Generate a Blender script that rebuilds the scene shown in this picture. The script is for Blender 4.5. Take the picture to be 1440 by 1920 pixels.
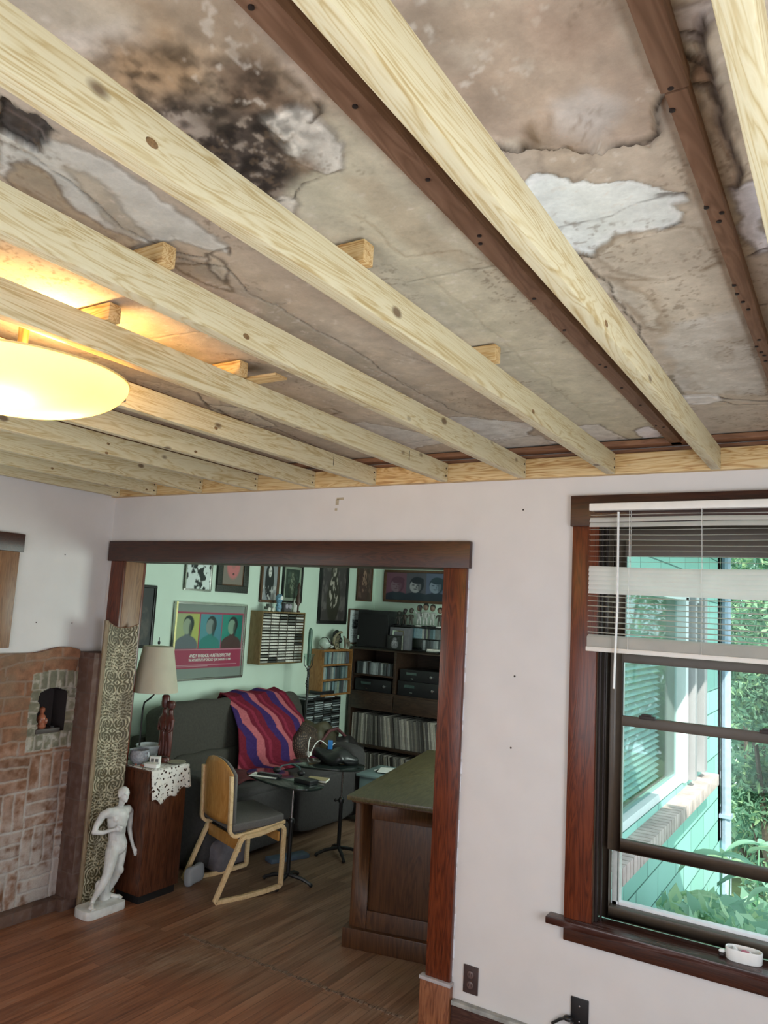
import bpy, bmesh, math, random
import numpy as np
from mathutils import Vector, Matrix, Euler
for o in list(bpy.data.objects): bpy.data.objects.remove(o)
scene = bpy.context.scene
COL = scene.collection
rnd = random.Random(7)
PI = math.pi

# ---------------------------------------------------------------- camera
F_PX, YAW, PITCH, ROLL = 1427.9, 0.56015, 0.12691, 0.05583
CAM = np.array([4.1516, -3.2829, 1.8674])
_cy, _sy, _cp, _sp = math.cos(YAW), math.sin(YAW), math.cos(PITCH), math.sin(PITCH)
_f = np.array([-_sy*_cp, _cy*_cp, _sp]); _r = np.array([_cy, _sy, 0.0]); _u = np.cross(_r, _f)
_R = math.cos(ROLL)*_r + math.sin(ROLL)*_u
_U = -math.sin(ROLL)*_r + math.cos(ROLL)*_u
cam_data = bpy.data.cameras.new('camera')
cam_data.sensor_fit = 'VERTICAL'; cam_data.sensor_height = 36.0
cam_data.lens = F_PX/1920*36.0
cam_data.clip_start = 0.02; cam_data.clip_end = 200
cam = bpy.data.objects.new('camera', cam_data); COL.objects.link(cam)
cam.matrix_world = Matrix(((_R[0], _U[0], -_f[0], CAM[0]), (_R[1], _U[1], -_f[1], CAM[1]), (_R[2], _U[2], -_f[2], CAM[2]), (0, 0, 0, 1)))
scene.camera = cam

def at(x, y, axis, v):
    """point of the photograph read back onto a real plane of the room"""
    d = _R*(x-720)/F_PX - _U*(y-960)/F_PX + _f
    t = (v-CAM[axis])/d[axis]
    return CAM+t*d

# ---------------------------------------------------------------- light
scene.view_settings.view_transform = 'Standard'
scene.view_settings.look = 'None'
scene.view_settings.exposure = 0.0
scene.view_settings.gamma = 1.0
scene.view_settings.use_curve_mapping = False
world = bpy.data.worlds.new('world'); scene.world = world; world.use_nodes = True
world.node_tree.nodes['Background'].inputs[0].default_value = (0.78, 0.92, 1.0, 1)
world.node_tree.nodes['Background'].inputs[1].default_value = 2.2

def sun(strength, rot, col, ang=0.01):
    l = bpy.data.lights.new('sun', 'SUN'); l.energy = strength; l.color = col; l.angle = ang
    o = bpy.data.objects.new('sun', l); COL.objects.link(o); o.rotation_euler = rot
    return o
def area(name, loc, aim, sx, sy, power, col, spread=180):
    l = bpy.data.lights.new(name, 'AREA'); l.shape = 'RECTANGLE'; l.size = sx; l.size_y = sy
    l.energy = power; l.color = col; l.spread = math.radians(spread)
    o = bpy.data.objects.new(name, l); COL.objects.link(o); o.location = loc
    o.rotation_euler = Vector(aim).to_track_quat('-Z', 'Y').to_euler()
    return o
sun(6.5, (math.radians(38), math.radians(28), math.radians(0)), (1.0, 0.96, 0.86))
# daylight entering by the windows of the room that the photograph does not show
area('window_light_right', (5.16, -2.2, 1.40), (-1, 0.1, 0.10), 1.7, 1.4, 60, (0.84, 0.92, 1.0))
area('window_light_rear', (2.6, -4.14, 1.30), (-0.02, 1, 0.15), 2.6, 1.6, 46, (0.86, 0.92, 1.0))
area('window_light_left', (0.12, -2.6, 1.75), (1, 0, 0.0), 1.3, 0.6, 10, (0.95, 1.0, 0.93))
area('window_light_next_room', (2.72, 2.1, 1.5), (-1, -0.05, 0.1), 1.3, 1.1, 50, (0.86, 1.0, 0.92))

# ---------------------------------------------------------------- helpers
class MB:
    def __init__(s): s.v = []; s.f = []; s.m = []; s.mi = 0; s.st = []
    def add(s, vs, fs):
        s.st.append((len(s.v), len(s.f)))
        n = len(s.v); s.v += [tuple(p) for p in vs]; s.f += [tuple(i+n for i in f) for f in fs]; s.m += [s.mi]*len(fs)
        return s
    def box(s, x0, x1, y0, y1, z0, z1, M=None):
        vs = [(x, y, z) for z in (z0, z1) for y in (y0, y1) for x in (x0, x1)]
        if M is not None: vs = [tuple(M @ Vector(p)) for p in vs]
        return s.add(vs, [(0, 2, 3, 1), (4, 5, 7, 6), (0, 1, 5, 4), (2, 6, 7, 3), (0, 4, 6, 2), (1, 3, 7, 5)])
    def bar(s, a, b, w, h, up=(0, 0, 1)):
        a = Vector(a); b = Vector(b); d = (b-a); L = d.length; d.normalize()
        x = d.cross(Vector(up)); x.normalize() if x.length > 1e-6 else None
        if x.length < 1e-6: x = Vector((1, 0, 0))
        z = x.cross(d)
        M = Matrix(((x.x, d.x, z.x, a.x), (x.y, d.y, z.y, a.y), (x.z, d.z, z.z, a.z), (0, 0, 0, 1)))
        return s.box(-w/2, w/2, 0, L, -h/2, h/2, M)
    def tube(s, pts, r, n=10, cap=True, closed=False):
        pts = [Vector(p) for p in pts]; k = len(pts); rs = r if isinstance(r, (list, tuple)) else [r]*k
        vs = []; fs = []; ref = None
        for i, p in enumerate(pts):
            a = pts[i-1] if (i > 0 or closed) else pts[i]; b = pts[(i+1) % k] if (i < k-1 or closed) else pts[i]
            t = (b-a).normalized()
            if ref is None: ref = Vector((0, 0, 1)) if abs(t.z) < .9 else Vector((1, 0, 0))
            x = t.cross(ref).normalized(); y = x.cross(t).normalized(); ref = y
            for j in range(n):
                q = 2*PI*j/n; vs.append(p+(x*math.cos(q)+y*math.sin(q))*rs[i])
        R = k if closed else k-1
        for i in range(R):
            for j in range(n):
                a = i*n+j; b = i*n+(j+1) % n; c = ((i+1) % k)*n+(j+1) % n; d = ((i+1) % k)*n+j
                fs.append((a, b, c, d))
        if cap and not closed: fs += [tuple(range(n))[::-1], tuple(range((k-1)*n, k*n))]
        return s.add(vs, fs)
    def lathe(s, prof, c=(0, 0, 0), n=24, sx=1, sy=1, M=None):
        vs = []; fs = []; k = len(prof)
        for r, z in prof:
            for j in range(n):
                q = 2*PI*j/n; p = Vector((r*math.cos(q)*sx, r*math.sin(q)*sy, z))
                if M is not None: p = M @ p
                vs.append(p+Vector(c))
        for i in range(k-1):
            for j in range(n):
                fs.append((i*n+j, i*n+(j+1) % n, (i+1)*n+(j+1) % n, (i+1)*n+j))
        if prof[0][0] > 1e-5: fs.append(tuple(range(n))[::-1])
        if prof[-1][0] > 1e-5: fs.append(tuple(range((k-1)*n, k*n)))
        return s.add(vs, fs)
    def ball(s, c, r, n=14, m=9, M=None):
        if not isinstance(r, (list, tuple)): r = (r, r, r)
        vs = []; fs = []
        for i in range(m+1):
            t = -PI/2+PI*i/m
            for j in range(n):
                q = 2*PI*j/n
                p = Vector((r[0]*math.cos(t)*math.cos(q), r[1]*math.cos(t)*math.sin(q), r[2]*math.sin(t)))
                if M is not None: p = M @ p
                vs.append(p+Vector(c))
        for i in range(m):
            for j in range(n): fs.append((i*n+j, i*n+(j+1) % n, (i+1)*n+(j+1) % n, (i+1)*n+j))
        return s.add(vs, fs)
    def prism(s, poly, d0, d1, plane='xy', M=None):
        def P(a, b, d):
            p = Vector({'xy': (a, b, d), 'xz': (a, d, b), 'yz': (d, a, b)}[plane])
            return M @ p if M is not None else p
        k = len(poly)
        vs = [P(a, b, d0) for a, b in poly]+[P(a, b, d1) for a, b in poly]
        fs = [tuple(range(k))[::-1], tuple(range(k, 2*k))]+[(i, (i+1) % k, k+(i+1) % k, k+i) for i in range(k)]
        return s.add(vs, fs)
    def grid(s, fn, nu, nv, close=False):
        vs = [fn(i/nu, j/nv) for j in range(nv+1) for i in range(nu+1)]
        fs = [(j*(nu+1)+i, j*(nu+1)+i+1, (j+1)*(nu+1)+i+1, (j+1)*(nu+1)+i) for j in range(nv) for i in range(nu)]
        return s.add(vs, fs)
    def build(s, name, mat, parent=None, loc=None, rz=0, bevel=0, smooth=35, sub=0, solid=0, seg=2):
        me = bpy.data.meshes.new(name); me.from_pydata(s.v, [], s.f); me.update()
        mats = mat if isinstance(mat, (list, tuple)) else [mat]
        for m in mats: me.materials.append(m)
        if len(mats) > 1:
            for p, i in zip(me.polygons, s.m): p.material_index = i
        bm = bmesh.new(); bm.from_mesh(me); bmesh.ops.remove_doubles(bm, verts=bm.verts, dist=1e-6)
        bmesh.ops.recalc_face_normals(bm, faces=bm.faces)
        if bevel:
            es = [e for e in bm.edges if len(e.link_faces) == 2 and e.calc_face_angle(0) > 0.6]
            bmesh.ops.bevel(bm, geom=es, offset=bevel, segments=seg, affect='EDGES', profile=.6, clamp_overlap=True)
        bm.to_mesh(me); bm.free()
        if smooth:
            for p in me.polygons: p.use_smooth = True
            me.set_sharp_from_angle(angle=math.radians(smooth))
        o = bpy.data.objects.new(name, me); COL.objects.link(o)
        if loc is not None: o.location = loc
        if rz: o.rotation_euler = (0, 0, rz)
        if parent: o.parent = parent
        if solid:
            md = o.modifiers.new('solid', 'SOLIDIFY'); md.thickness = solid; md.offset = 0
        if sub:
            md = o.modifiers.new('sub', 'SUBSURF'); md.levels = sub; md.render_levels = sub
        return o
def each(mb, name, mat, parent, **kw):
    """every piece collected in mb becomes a part of its own"""
    st = mb.st+[(len(mb.v), len(mb.f))]; out = []
    for (v0, f0), (v1, f1) in zip(st[:-1], st[1:]):
        q = MB(); q.v = mb.v[v0:v1]; q.f = [tuple(i-v0 for i in f) for f in mb.f[f0:f1]]; q.m = [0]*len(q.f)
        out.append(q.build(name, mat, parent, **kw))
    return out
def tag(o, label=None, cat=None, group=None, kind=None):
    if label: o['label'] = label
    if cat: o['category'] = cat
    if group: o['group'] = group
    if kind: o['kind'] = kind
    return o
def struct(o): o['kind'] = 'structure'; return o
def thing(name, label, cat, loc=(0, 0, 0), rz=0, group=None):
    o = bpy.data.objects.new(name, None); COL.objects.link(o); o.empty_display_size = .05
    o.location = loc; o.rotation_euler = (0, 0, rz)
    return tag(o, label, cat, group)
def nth(n):
    return '%d%s' % (n, 'th' if 10 <= n % 100 <= 20 else {1: 'st', 2: 'nd', 3: 'rd'}.get(n % 10, 'th'))
def copy_tree(o, parent=None):
    c = o.copy(); COL.objects.link(c)
    if parent: c.parent = parent
    for ch in [q for q in list(bpy.data.objects) if q.parent == o]: copy_tree(ch, c)
    return c
def skin(name, verts, edges, radii, mat, parent=None, root=0, sub=2, loc=None):
    me = bpy.data.meshes.new(name); me.from_pydata([tuple(v) for v in verts], edges, []); me.update()
    me.materials.append(mat)
    o = bpy.data.objects.new(name, me); COL.objects.link(o)
    if parent: o.parent = parent
    if loc is not None: o.location = loc
    md = o.modifiers.new('skin', 'SKIN'); md.use_smooth_shade = True
    if not me.skin_vertices: me.attributes
    sv = me.skin_vertices[0].data
    for i, r in enumerate(radii):
        sv[i].radius = (r, r) if not isinstance(r, tuple) else r
        sv[i].use_root = (i == root)
    md2 = o.modifiers.new('sub', 'SUBSURF'); md2.levels = sub; md2.render_levels = sub
    return o

# numpy noise -----------------------------------------------------------
_rs = np.random.RandomState(11); _tab = _rs.rand(256, 256)
def vnoise(x, y, seed=0):
    x = np.asarray(x, float)+seed*17.31; y = np.asarray(y, float)+seed*9.77
    xi = np.floor(x).astype(int); yi = np.floor(y).astype(int); fx = x-xi; fy = y-yi
    fx = fx*fx*(3-2*fx); fy = fy*fy*(3-2*fy)
    g = lambda a, b: _tab[a % 256, b % 256]
    return (g(xi, yi)*(1-fx)+g(xi+1, yi)*fx)*(1-fy)+(g(xi, yi+1)*(1-fx)+g(xi+1, yi+1)*fx)*fy
def fbm(x, y, oct=4, seed=0):
    s = 0; a = .5; t = 0
    for i in range(oct):
        s = s+a*vnoise(x*2**i, y*2**i, seed+i*3); t += a; a *= .5
    return s/t
def ss(a, b, x):
    t = np.clip((x-a)/(b-a), 0, 1); return t*t*(3-2*t)
def mixc(c, col, m):
    return c*(1-m[..., None])+np.array(col)*m[..., None]
def colour_mesh(name, V, Fq, C, mat, parent=None, loc=None, rz=0, smooth=True):
    """mesh from numpy arrays with a per-vertex pigment colour"""
    me = bpy.data.meshes.new(name)
    me.vertices.add(len(V)); me.vertices.foreach_set('co', np.asarray(V, np.float32).ravel())
    n = len(Fq); me.loops.add(n*4); me.polygons.add(n)
    me.loops.foreach_set('vertex_index', np.asarray(Fq, np.int32).ravel())
    me.polygons.foreach_set('loop_start', np.arange(0, n*4, 4, dtype=np.int32))
    me.polygons.foreach_set('use_smooth', np.full(n, smooth))
    me.update(calc_edges=True)
    a = me.color_attributes.new('pigment', 'FLOAT_COLOR', 'POINT')
    cc = np.ones((len(V), 4), np.float32); cc[:, :3] = np.clip(C, 0, 1); a.data.foreach_set('color', cc.ravel())
    me.materials.append(mat)
    me.validate()
    o = bpy.data.objects.new(name, me); COL.objects.link(o)
    if parent: o.parent = parent
    if loc is not None: o.location = loc
    if rz: o.rotation_euler = (0, 0, rz)
    return o
def gridfaces(nu, nv):
    i, j = np.meshgrid(np.arange(nu), np.arange(nv)); a = (j*(nu+1)+i).ravel()
    return np.stack([a, a+1, a+nu+2, a+nu+1], 1)
def canvas(name, w, h, fn, mat, parent, nx=90, ny=70, pos=None):
    """a flat print w x h in its own plane (x right, z up, facing -y)"""
    u, v = np.meshgrid(np.linspace(0, 1, nx+1), np.linspace(0, 1, ny+1))
    C = fn(u, v)
    if pos is None: P = np.stack([(u-.5)*w, u*0, (v-.5)*h], -1)
    else: P = pos(u, v)
    return colour_mesh(name, P.reshape(-1, 3), gridfaces(nx, ny), C.reshape(-1, 3), mat, parent)

# materials -------------------------------------------------------------
def newmat(name):
    m = bpy.data.materials.new(name); m.use_nodes = True; nt = m.node_tree
    return m, nt, nt.nodes['Principled BSDF']
def N(nt, t, **kw):
    n = nt.nodes.new(t)
    for k, v in kw.items():
        if k in n.inputs: n.inputs[k].default_value = v
        else: setattr(n, k, v)
    return n
def ramp(nt, fac, stops):
    r = nt.nodes.new('ShaderNodeValToRGB'); e = r.color_ramp.elements
    e[0].position, e[0].color = stops[0][0], (*stops[0][1], 1); e[1].position, e[1].color = stops[-1][0], (*stops[-1][1], 1)
    for p, c in stops[1:-1]:
        q = e.new(p); q.color = (*c, 1)
    nt.links.new(fac, r.inputs[0]); return r.outputs[0]
def bump(nt, b, h, strength=.2, dist=.005):
    n = N(nt, 'ShaderNodeBump'); n.inputs['Strength'].default_value = strength; n.inputs['Distance'].default_value = dist
    nt.links.new(h, n.inputs['Height']); nt.links.new(n.outputs[0], b.inputs['Normal'])
def plain(name, c, rough=.6, metal=0, var=.12, scale=30, bmp=0.1, spec=.5):
    m, nt, b = newmat(name)
    tc = N(nt, 'ShaderNodeTexCoord'); n = N(nt, 'ShaderNodeTexNoise', Scale=scale, Detail=5)
    nt.links.new(tc.outputs['Object'], n.inputs['Vector'])
    c0 = tuple(max(0, k*(1-var)) for k in c); c1 = tuple(min(1, k*(1+var)) for k in c)
    nt.links.new(ramp(nt, n.outputs[0], [(.3, c0), (.7, c1)]), b.inputs['Base Color'])
    b.inputs['Roughness'].default_value = rough; b.inputs['Metallic'].default_value = metal
    b.inputs['Specular IOR Level'].default_value = spec
    if bmp: bump(nt, b, n.outputs[0], bmp, .002)
    return m
def wood(name, cols, stretch=(14, 1.0, 14), rough=.45, dist=1.6, fine=70, knots=0, kcol=(.12, .06, .03), coord='Object', rings=1.0):
    """long-grained timber; the grain runs along the axis whose stretch is smallest"""
    m, nt, b = newmat(name); L = nt.links.new
    tc = N(nt, 'ShaderNodeTexCoord'); oi = N(nt, 'ShaderNodeObjectInfo')
    ad = N(nt, 'ShaderNodeVectorMath', operation='MULTIPLY_ADD')
    cb = N(nt, 'ShaderNodeCombineXYZ')
    for k in range(3): L(oi.outputs['Random'], cb.inputs[k])
    ad2 = N(nt, 'ShaderNodeVectorMath', operation='SCALE'); ad2.inputs['Scale'].default_value = 13.7
    L(cb.outputs[0], ad2.inputs[0])
    va = N(nt, 'ShaderNodeVectorMath', operation='ADD'); L(tc.outputs[coord], va.inputs[0]); L(ad2.outputs[0], va.inputs[1])
    mp = N(nt, 'ShaderNodeMapping'); mp.inputs['Scale'].default_value = stretch; L(va.outputs[0], mp.inputs[0])
    n1 = N(nt, 'ShaderNodeTexNoise', Scale=1.0, Detail=3, Roughness=.5, Distortion=dist); L(mp.outputs[0], n1.inputs['Vector'])
    mul = N(nt, 'ShaderNodeMath', operation='MULTIPLY'); L(n1.outputs[0], mul.inputs[0]); mul.inputs[1].default_value = 9*rings
    fr = N(nt, 'ShaderNodeMath', operation='PINGPONG'); L(mul.outputs[0], fr.inputs[0]); fr.inputs[1].default_value = .5
    mp2 = N(nt, 'ShaderNodeMapping'); mp2.inputs['Scale'].default_value = tuple(k*(fine/14) for k in stretch); L(va.outputs[0], mp2.inputs[0])
    n2 = N(nt, 'ShaderNodeTexNoise', Scale=1.0, Detail=4); L(mp2.outputs[0], n2.inputs['Vector'])
    mx = N(nt, 'ShaderNodeMath', operation='MULTIPLY_ADD'); L(fr.outputs[0], mx.inputs[0]); mx.inputs[1].default_value = 1.1
    s2 = N(nt, 'ShaderNodeMath', operation='MULTIPLY_ADD'); L(n2.outputs[0], s2.inputs[0]); s2.inputs[1].default_value = .8; s2.inputs[2].default_value = -.2
    L(s2.outputs[0], mx.inputs[2])
    k = len(cols); col = ramp(nt, mx.outputs[0], [(.1+.8*i/(k-1), c) for i, c in enumerate(cols)])
    if knots:
        mk = N(nt, 'ShaderNodeMapping'); mk.inputs['Scale'].default_value = tuple((4.6 if q < 3 else 8) for q in stretch); L(va.outputs[0], mk.inputs[0])
        vo = N(nt, 'ShaderNodeTexVoronoi', Scale=knots); L(mk.outputs[0], vo.inputs['Vector'])
        kr = N(nt, 'ShaderNodeMapRange'); kr.inputs['From Min'].default_value = .055; kr.inputs['From Max'].default_value = .10
        kr.inputs['To Min'].default_value = .85; kr.inputs['To Max'].default_value = 0; L(vo.outputs['Distance'], kr.inputs['Value'])
        mc = N(nt, 'ShaderNodeMix', data_type='RGBA'); L(kr.outputs[0], mc.inputs[0]); L(col, mc.inputs[6]); mc.inputs[7].default_value = (*kcol, 1)
        col = mc.outputs[2]
    L(col, b.inputs['Base Color']); b.inputs['Roughness'].default_value = rough
    bump(nt, b, mx.outputs[0], .12, .0015)
    return m
def pigment(name, rough=.7, spec=.3, nscale=60, nvar=.18, bmp=.15, coat=0):
    m, nt, b = newmat(name); L = nt.links.new
    a = N(nt, 'ShaderNodeVertexColor', layer_name='pigment'); tc = N(nt, 'ShaderNodeTexCoord')
    n = N(nt, 'ShaderNodeTexNoise', Scale=nscale, Detail=6, Roughness=.65); L(tc.outputs['Object'], n.inputs['Vector'])
    g = ramp(nt, n.outputs[0], [(.25, (1-nvar,)*3), (.75, (1+0*nvar,)*3)])
    mx = N(nt, 'ShaderNodeMix', data_type='RGBA', blend_type='MULTIPLY'); mx.inputs[0].default_value = 1
    L(a.outputs[0], mx.inputs[6]); L(g, mx.inputs[7]); L(mx.outputs[2], b.inputs['Base Color'])
    b.inputs['Roughness'].default_value = rough; b.inputs['Specular IOR Level'].default_value = spec
    b.inputs['Coat Weight'].default_value = coat; b.inputs['Coat Roughness'].default_value = .05
    if bmp: bump(nt, b, n.outputs[0], bmp, .003)
    return m
def random_ramp(name, cols, rough=.35):
    m, nt, b = newmat(name)
    oi = N(nt, 'ShaderNodeObjectInfo')
    tc = N(nt, 'ShaderNodeTexCoord'); n = N(nt, 'ShaderNodeTexNoise', Scale=60, Detail=3); nt.links.new(tc.outputs['Object'], n.inputs['Vector'])
    k = len(cols); r = nt.nodes.new('ShaderNodeValToRGB'); r.color_ramp.interpolation = 'CONSTANT'; e = r.color_ramp.elements
    e[0].position = 0; e[0].color = (*cols[0], 1); e[1].position = 1/k; e[1].color = (*cols[1], 1)
    for i in range(2, k): q = e.new(i/k); q.color = (*cols[i], 1)
    nt.links.new(oi.outputs['Random'], r.inputs[0])
    g = ramp(nt, n.outputs[0], [(.3, (.7, .7, .7)), (.7, (1, 1, 1))])
    mx = N(nt, 'ShaderNodeMix', data_type='RGBA', blend_type='MULTIPLY'); mx.inputs[0].default_value = 1
    nt.links.new(r.outputs[0], mx.inputs[6]); nt.links.new(g, mx.inputs[7]); nt.links.new(mx.outputs[2], b.inputs['Base Color'])
    b.inputs['Roughness'].default_value = rough
    return m
def glass(name, tint=(.95, 1, .98), gloss=.08, rough=.0):
    m = bpy.data.materials.new(name); m.use_nodes = True; nt = m.node_tree; nt.nodes.clear()
    o = N(nt, 'ShaderNodeOutputMaterial'); t = N(nt, 'ShaderNodeBsdfTransparent'); g = N(nt, 'ShaderNodeBsdfGlossy'); mx = N(nt, 'ShaderNodeMixShader')
    t.inputs[0].default_value = (*tint, 1); g.inputs['Roughness'].default_value = rough; mx.inputs[0].default_value = gloss
    nt.links.new(t.outputs[0], mx.inputs[1]); nt.links.new(g.outputs[0], mx.inputs[2]); nt.links.new(mx.outputs[0], o.inputs[0])
    return m
def translucent(name, c, mixf=.5, emit=0, ecol=(1, .8, .4), gloss=.05):
    m = bpy.data.materials.new(name); m.use_nodes = True; nt = m.node_tree; nt.nodes.clear()
    o = N(nt, 'ShaderNodeOutputMaterial'); d = N(nt, 'ShaderNodeBsdfDiffuse'); t = N(nt, 'ShaderNodeBsdfTranslucent'); mx = N(nt, 'ShaderNodeMixShader')
    tc = N(nt, 'ShaderNodeTexCoord'); n = N(nt, 'ShaderNodeTexNoise', Scale=12, Detail=3); nt.links.new(tc.outputs['Object'], n.inputs['Vector'])
    col = ramp(nt, n.outputs[0], [(.3, tuple(k*.93 for k in c)), (.7, c)])
    nt.links.new(col, d.inputs[0]); nt.links.new(col, t.inputs[0]); mx.inputs[0].default_value = mixf
    nt.links.new(d.outputs[0], mx.inputs[1]); nt.links.new(t.outputs[0], mx.inputs[2]); out = mx.outputs[0]
    if emit:
        e = N(nt, 'ShaderNodeEmission'); e.inputs[0].default_value = (*ecol, 1); e.inputs[1].default_value = emit
        a = N(nt, 'ShaderNodeAddShader'); nt.links.new(out, a.inputs[0]); nt.links.new(e.outputs[0], a.inputs[1]); out = a.outputs[0]
    nt.links.new(out, o.inputs[0]); return m

M = {}
M['wall'] = plain('painted_plaster', (.665, .635, .62), .55, var=.03, scale=6, bmp=.05)
M['mint'] = plain('mint_paint', (.59, .72, .60), .5, var=.03, scale=5, bmp=.04)
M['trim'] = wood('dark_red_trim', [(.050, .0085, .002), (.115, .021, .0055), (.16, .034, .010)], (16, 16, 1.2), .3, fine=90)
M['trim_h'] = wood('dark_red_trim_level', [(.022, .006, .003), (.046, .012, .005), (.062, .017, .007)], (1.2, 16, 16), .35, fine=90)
M['jambwood'] = wood('brown_jamb', [(.16, .075, .035), (.24, .12, .055), (.28, .15, .07)], (16, 16, 1.2), .4, fine=90)
M['pine'] = wood('new_pine', [(.50, .37, .17), (.66, .56, .33), (.73, .65, .43), (.70, .61, .38)], (11, .75, 11), .5, knots=.8, kcol=(.13, .07, .035), rings=1.25, dist=2.2)
M['pine_x'] = wood('new_pine_ledger', [(.36, .17, .05), (.60, .38, .15), (.70, .51, .26), (.68, .48, .22)], (.8, 11, 11), .55, knots=.8, kcol=(.10, .05, .025), rings=1.4, dist=2.2)
M['oldwood'] = wood('old_furring', [(.15, .075, .040), (.20, .105, .060), (.25, .14, .085)], (12, 1.2, 12), .65)
M['oldwood_x'] = wood('old_furring_level', [(.17, .075, .035), (.24, .11, .055), (.30, .15, .075)], (1.2, 12, 12), .65)
M['nail'] = plain('dark_nail', (.03, .02, .018), .5, .3)
M['black'] = plain('black_plastic', (.012, .012, .013), .35)
M['steel'] = plain('brushed_steel', (.55, .55, .56), .25, 1.0)
M['brass'] = plain('brass', (.80, .62, .25), .3, 1.0)
M['white'] = plain('white_ceramic', (.80, .80, .78), .25, var=.04)
M['paper'] = plain('paper', (.78, .78, .74), .8, var=.05)
M['glass'] = glass('pane', gloss=.012)
M['tglass'] = glass('table_glass', (.8, .9, .88), .1)
M['pig'] = pigment('painted_pigment')
M['print'] = pigment('printed_paper', .35, .5, 200, .06, 0, coat=.25)

# ================================================================ SETTING
ZJ, ZC = 2.497, 2.64          # underside of the new joists, old ceiling
YB, XL, XR, XW, YR = 4.27, -0.65, 5.25, 3.06, -4.25
WX0, WX1, WZ0, WZ1 = 3.205, 4.16, 0.65, 2.275     # window in the back wall
DX0, DX1, DZ = 0.17, 2.463, 2.08                  # wide opening to the next room

# floor: narrow strip boards running away from the camera
m, nt, b = newmat('strip_floor'); L = nt.links.new
tc = N(nt, 'ShaderNodeTexCoord'); sp = N(nt, 'ShaderNodeSeparateXYZ'); L(tc.outputs['Object'], sp.inputs[0])
cb = N(nt, 'ShaderNodeCombineXYZ'); L(sp.outputs[1], cb.inputs[0]); L(sp.outputs[0], cb.inputs[1])
br = N(nt, 'ShaderNodeTexBrick'); br.inputs['Scale'].default_value = 1; br.inputs['Brick Width'].default_value = 1.3; br.inputs['Row Height'].default_value = .057
br.inputs['Mortar Size'].default_value = .0016; br.inputs['Mortar Smooth'].default_value = .3; br.offset = .37; br.inputs['Bias'].default_value = 0
br.inputs['Color1'].default_value = (.30, .30, .30, 1); br.inputs['Color2'].default_value = (.75, .75, .75, 1); br.inputs['Mortar'].default_value = (0, 0, 0, 1)
L(cb.outputs[0], br.inputs['Vector'])
mp = N(nt, 'ShaderNodeMapping'); mp.inputs['Scale'].default_value = (60, 2.5, 1); L(tc.outputs['Object'], mp.inputs[0])
n1 = N(nt, 'ShaderNodeTexNoise', Scale=1, Detail=5, Roughness=.6); L(mp.outputs[0], n1.inputs['Vector'])
n2 = N(nt, 'ShaderNodeTexNoise', Scale=1.3, Detail=5, Roughness=.6); L(tc.outputs['Object'], n2.inputs['Vector'])
a1 = N(nt, 'ShaderNodeMath', operation='MULTIPLY_ADD'); L(n1.outputs[0], a1.inputs[0]); a1.inputs[1].default_value = .75; a1.inputs[2].default_value = -.12
a2 = N(nt, 'ShaderNodeMath', operation='MULTIPLY_ADD'); L(br.outputs[0], a2.inputs[0]); a2.inputs[1].default_value = .45; L(a1.outputs[0], a2.inputs[2])
front = ramp(nt, a2.outputs[0], [(.08, (.050, .014, .007)), (.36, (.17, .058, .027)), (.62, (.32, .13, .066))])
back = ramp(nt, a2.outputs[0], [(.08, (.050, .025, .013)), (.36, (.16, .088, .052)), (.62, (.30, .19, .125))])
yr = N(nt, 'ShaderNodeMath', operation='MULTIPLY_ADD'); L(n2.outputs[0], yr.inputs[0]); yr.inputs[1].default_value = 2.6; yr.inputs[2].default_value = -1.15
ya = N(nt, 'ShaderNodeMath', operation='MULTIPLY_ADD'); L(sp.outputs[1], ya.inputs[0]); ya.inputs[1].default_value = .9; L(yr.outputs[0], ya.inputs[2])
xa = N(nt, 'ShaderNodeMath', operation='MULTIPLY_ADD', use_clamp=True); L(sp.outputs[0], xa.inputs[0]); xa.inputs[1].default_value = .22; L(ya.outputs[0], xa.inputs[2])
mx = N(nt, 'ShaderNodeMix', data_type='RGBA'); L(xa.outputs[0], mx.inputs[0]); L(front, mx.inputs[6]); L(back, mx.inputs[7])
mp3 = N(nt, 'ShaderNodeMapping'); mp3.inputs['Scale'].default_value = (70, 5, 1); mp3.inputs['Rotation'].default_value = (0, 0, .12); L(tc.outputs['Object'], mp3.inputs[0])
n3 = N(nt, 'ShaderNodeTexNoise', Scale=1, Detail=6, Roughness=.7); L(mp3.outputs[0], n3.inputs['Vector'])
n3b = N(nt, 'ShaderNodeMath', operation='MULTIPLY'); L(n3.outputs[0], n3b.inputs[0]); L(n2.outputs[0], n3b.inputs[1])
sc = N(nt, 'ShaderNodeMapRange'); sc.inputs['From Min'].default_value = .31; sc.inputs['From Max'].default_value = .42; sc.inputs['To Max'].default_value = .55; L(n3b.outputs[0], sc.inputs['Value'])
mx2 = N(nt, 'ShaderNodeMix', data_type='RGBA'); L(sc.outputs[0], mx2.inputs[0]); L(mx.outputs[2], mx2.inputs[6]); mx2.inputs[7].default_value = (.36, .24, .17, 1)
L(mx2.outputs[2], b.inputs['Base Color'])
rr = N(nt, 'ShaderNodeMapRange'); rr.inputs['To Min'].default_value = .3; rr.inputs['To Max'].default_value = .6; L(n1.outputs[0], rr.inputs['Value']); L(rr.outputs[0], b.inputs['Roughness'])
bump(nt, b, br.outputs['Fac'], -.25, .002)
M['floor'] = m
struct(MB().box(-.01, XR, YR, .13, -.05, 0).box(XL, XW-.14, .13, YB, -.05, 0).build('floor', M['floor'], smooth=0))

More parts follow.
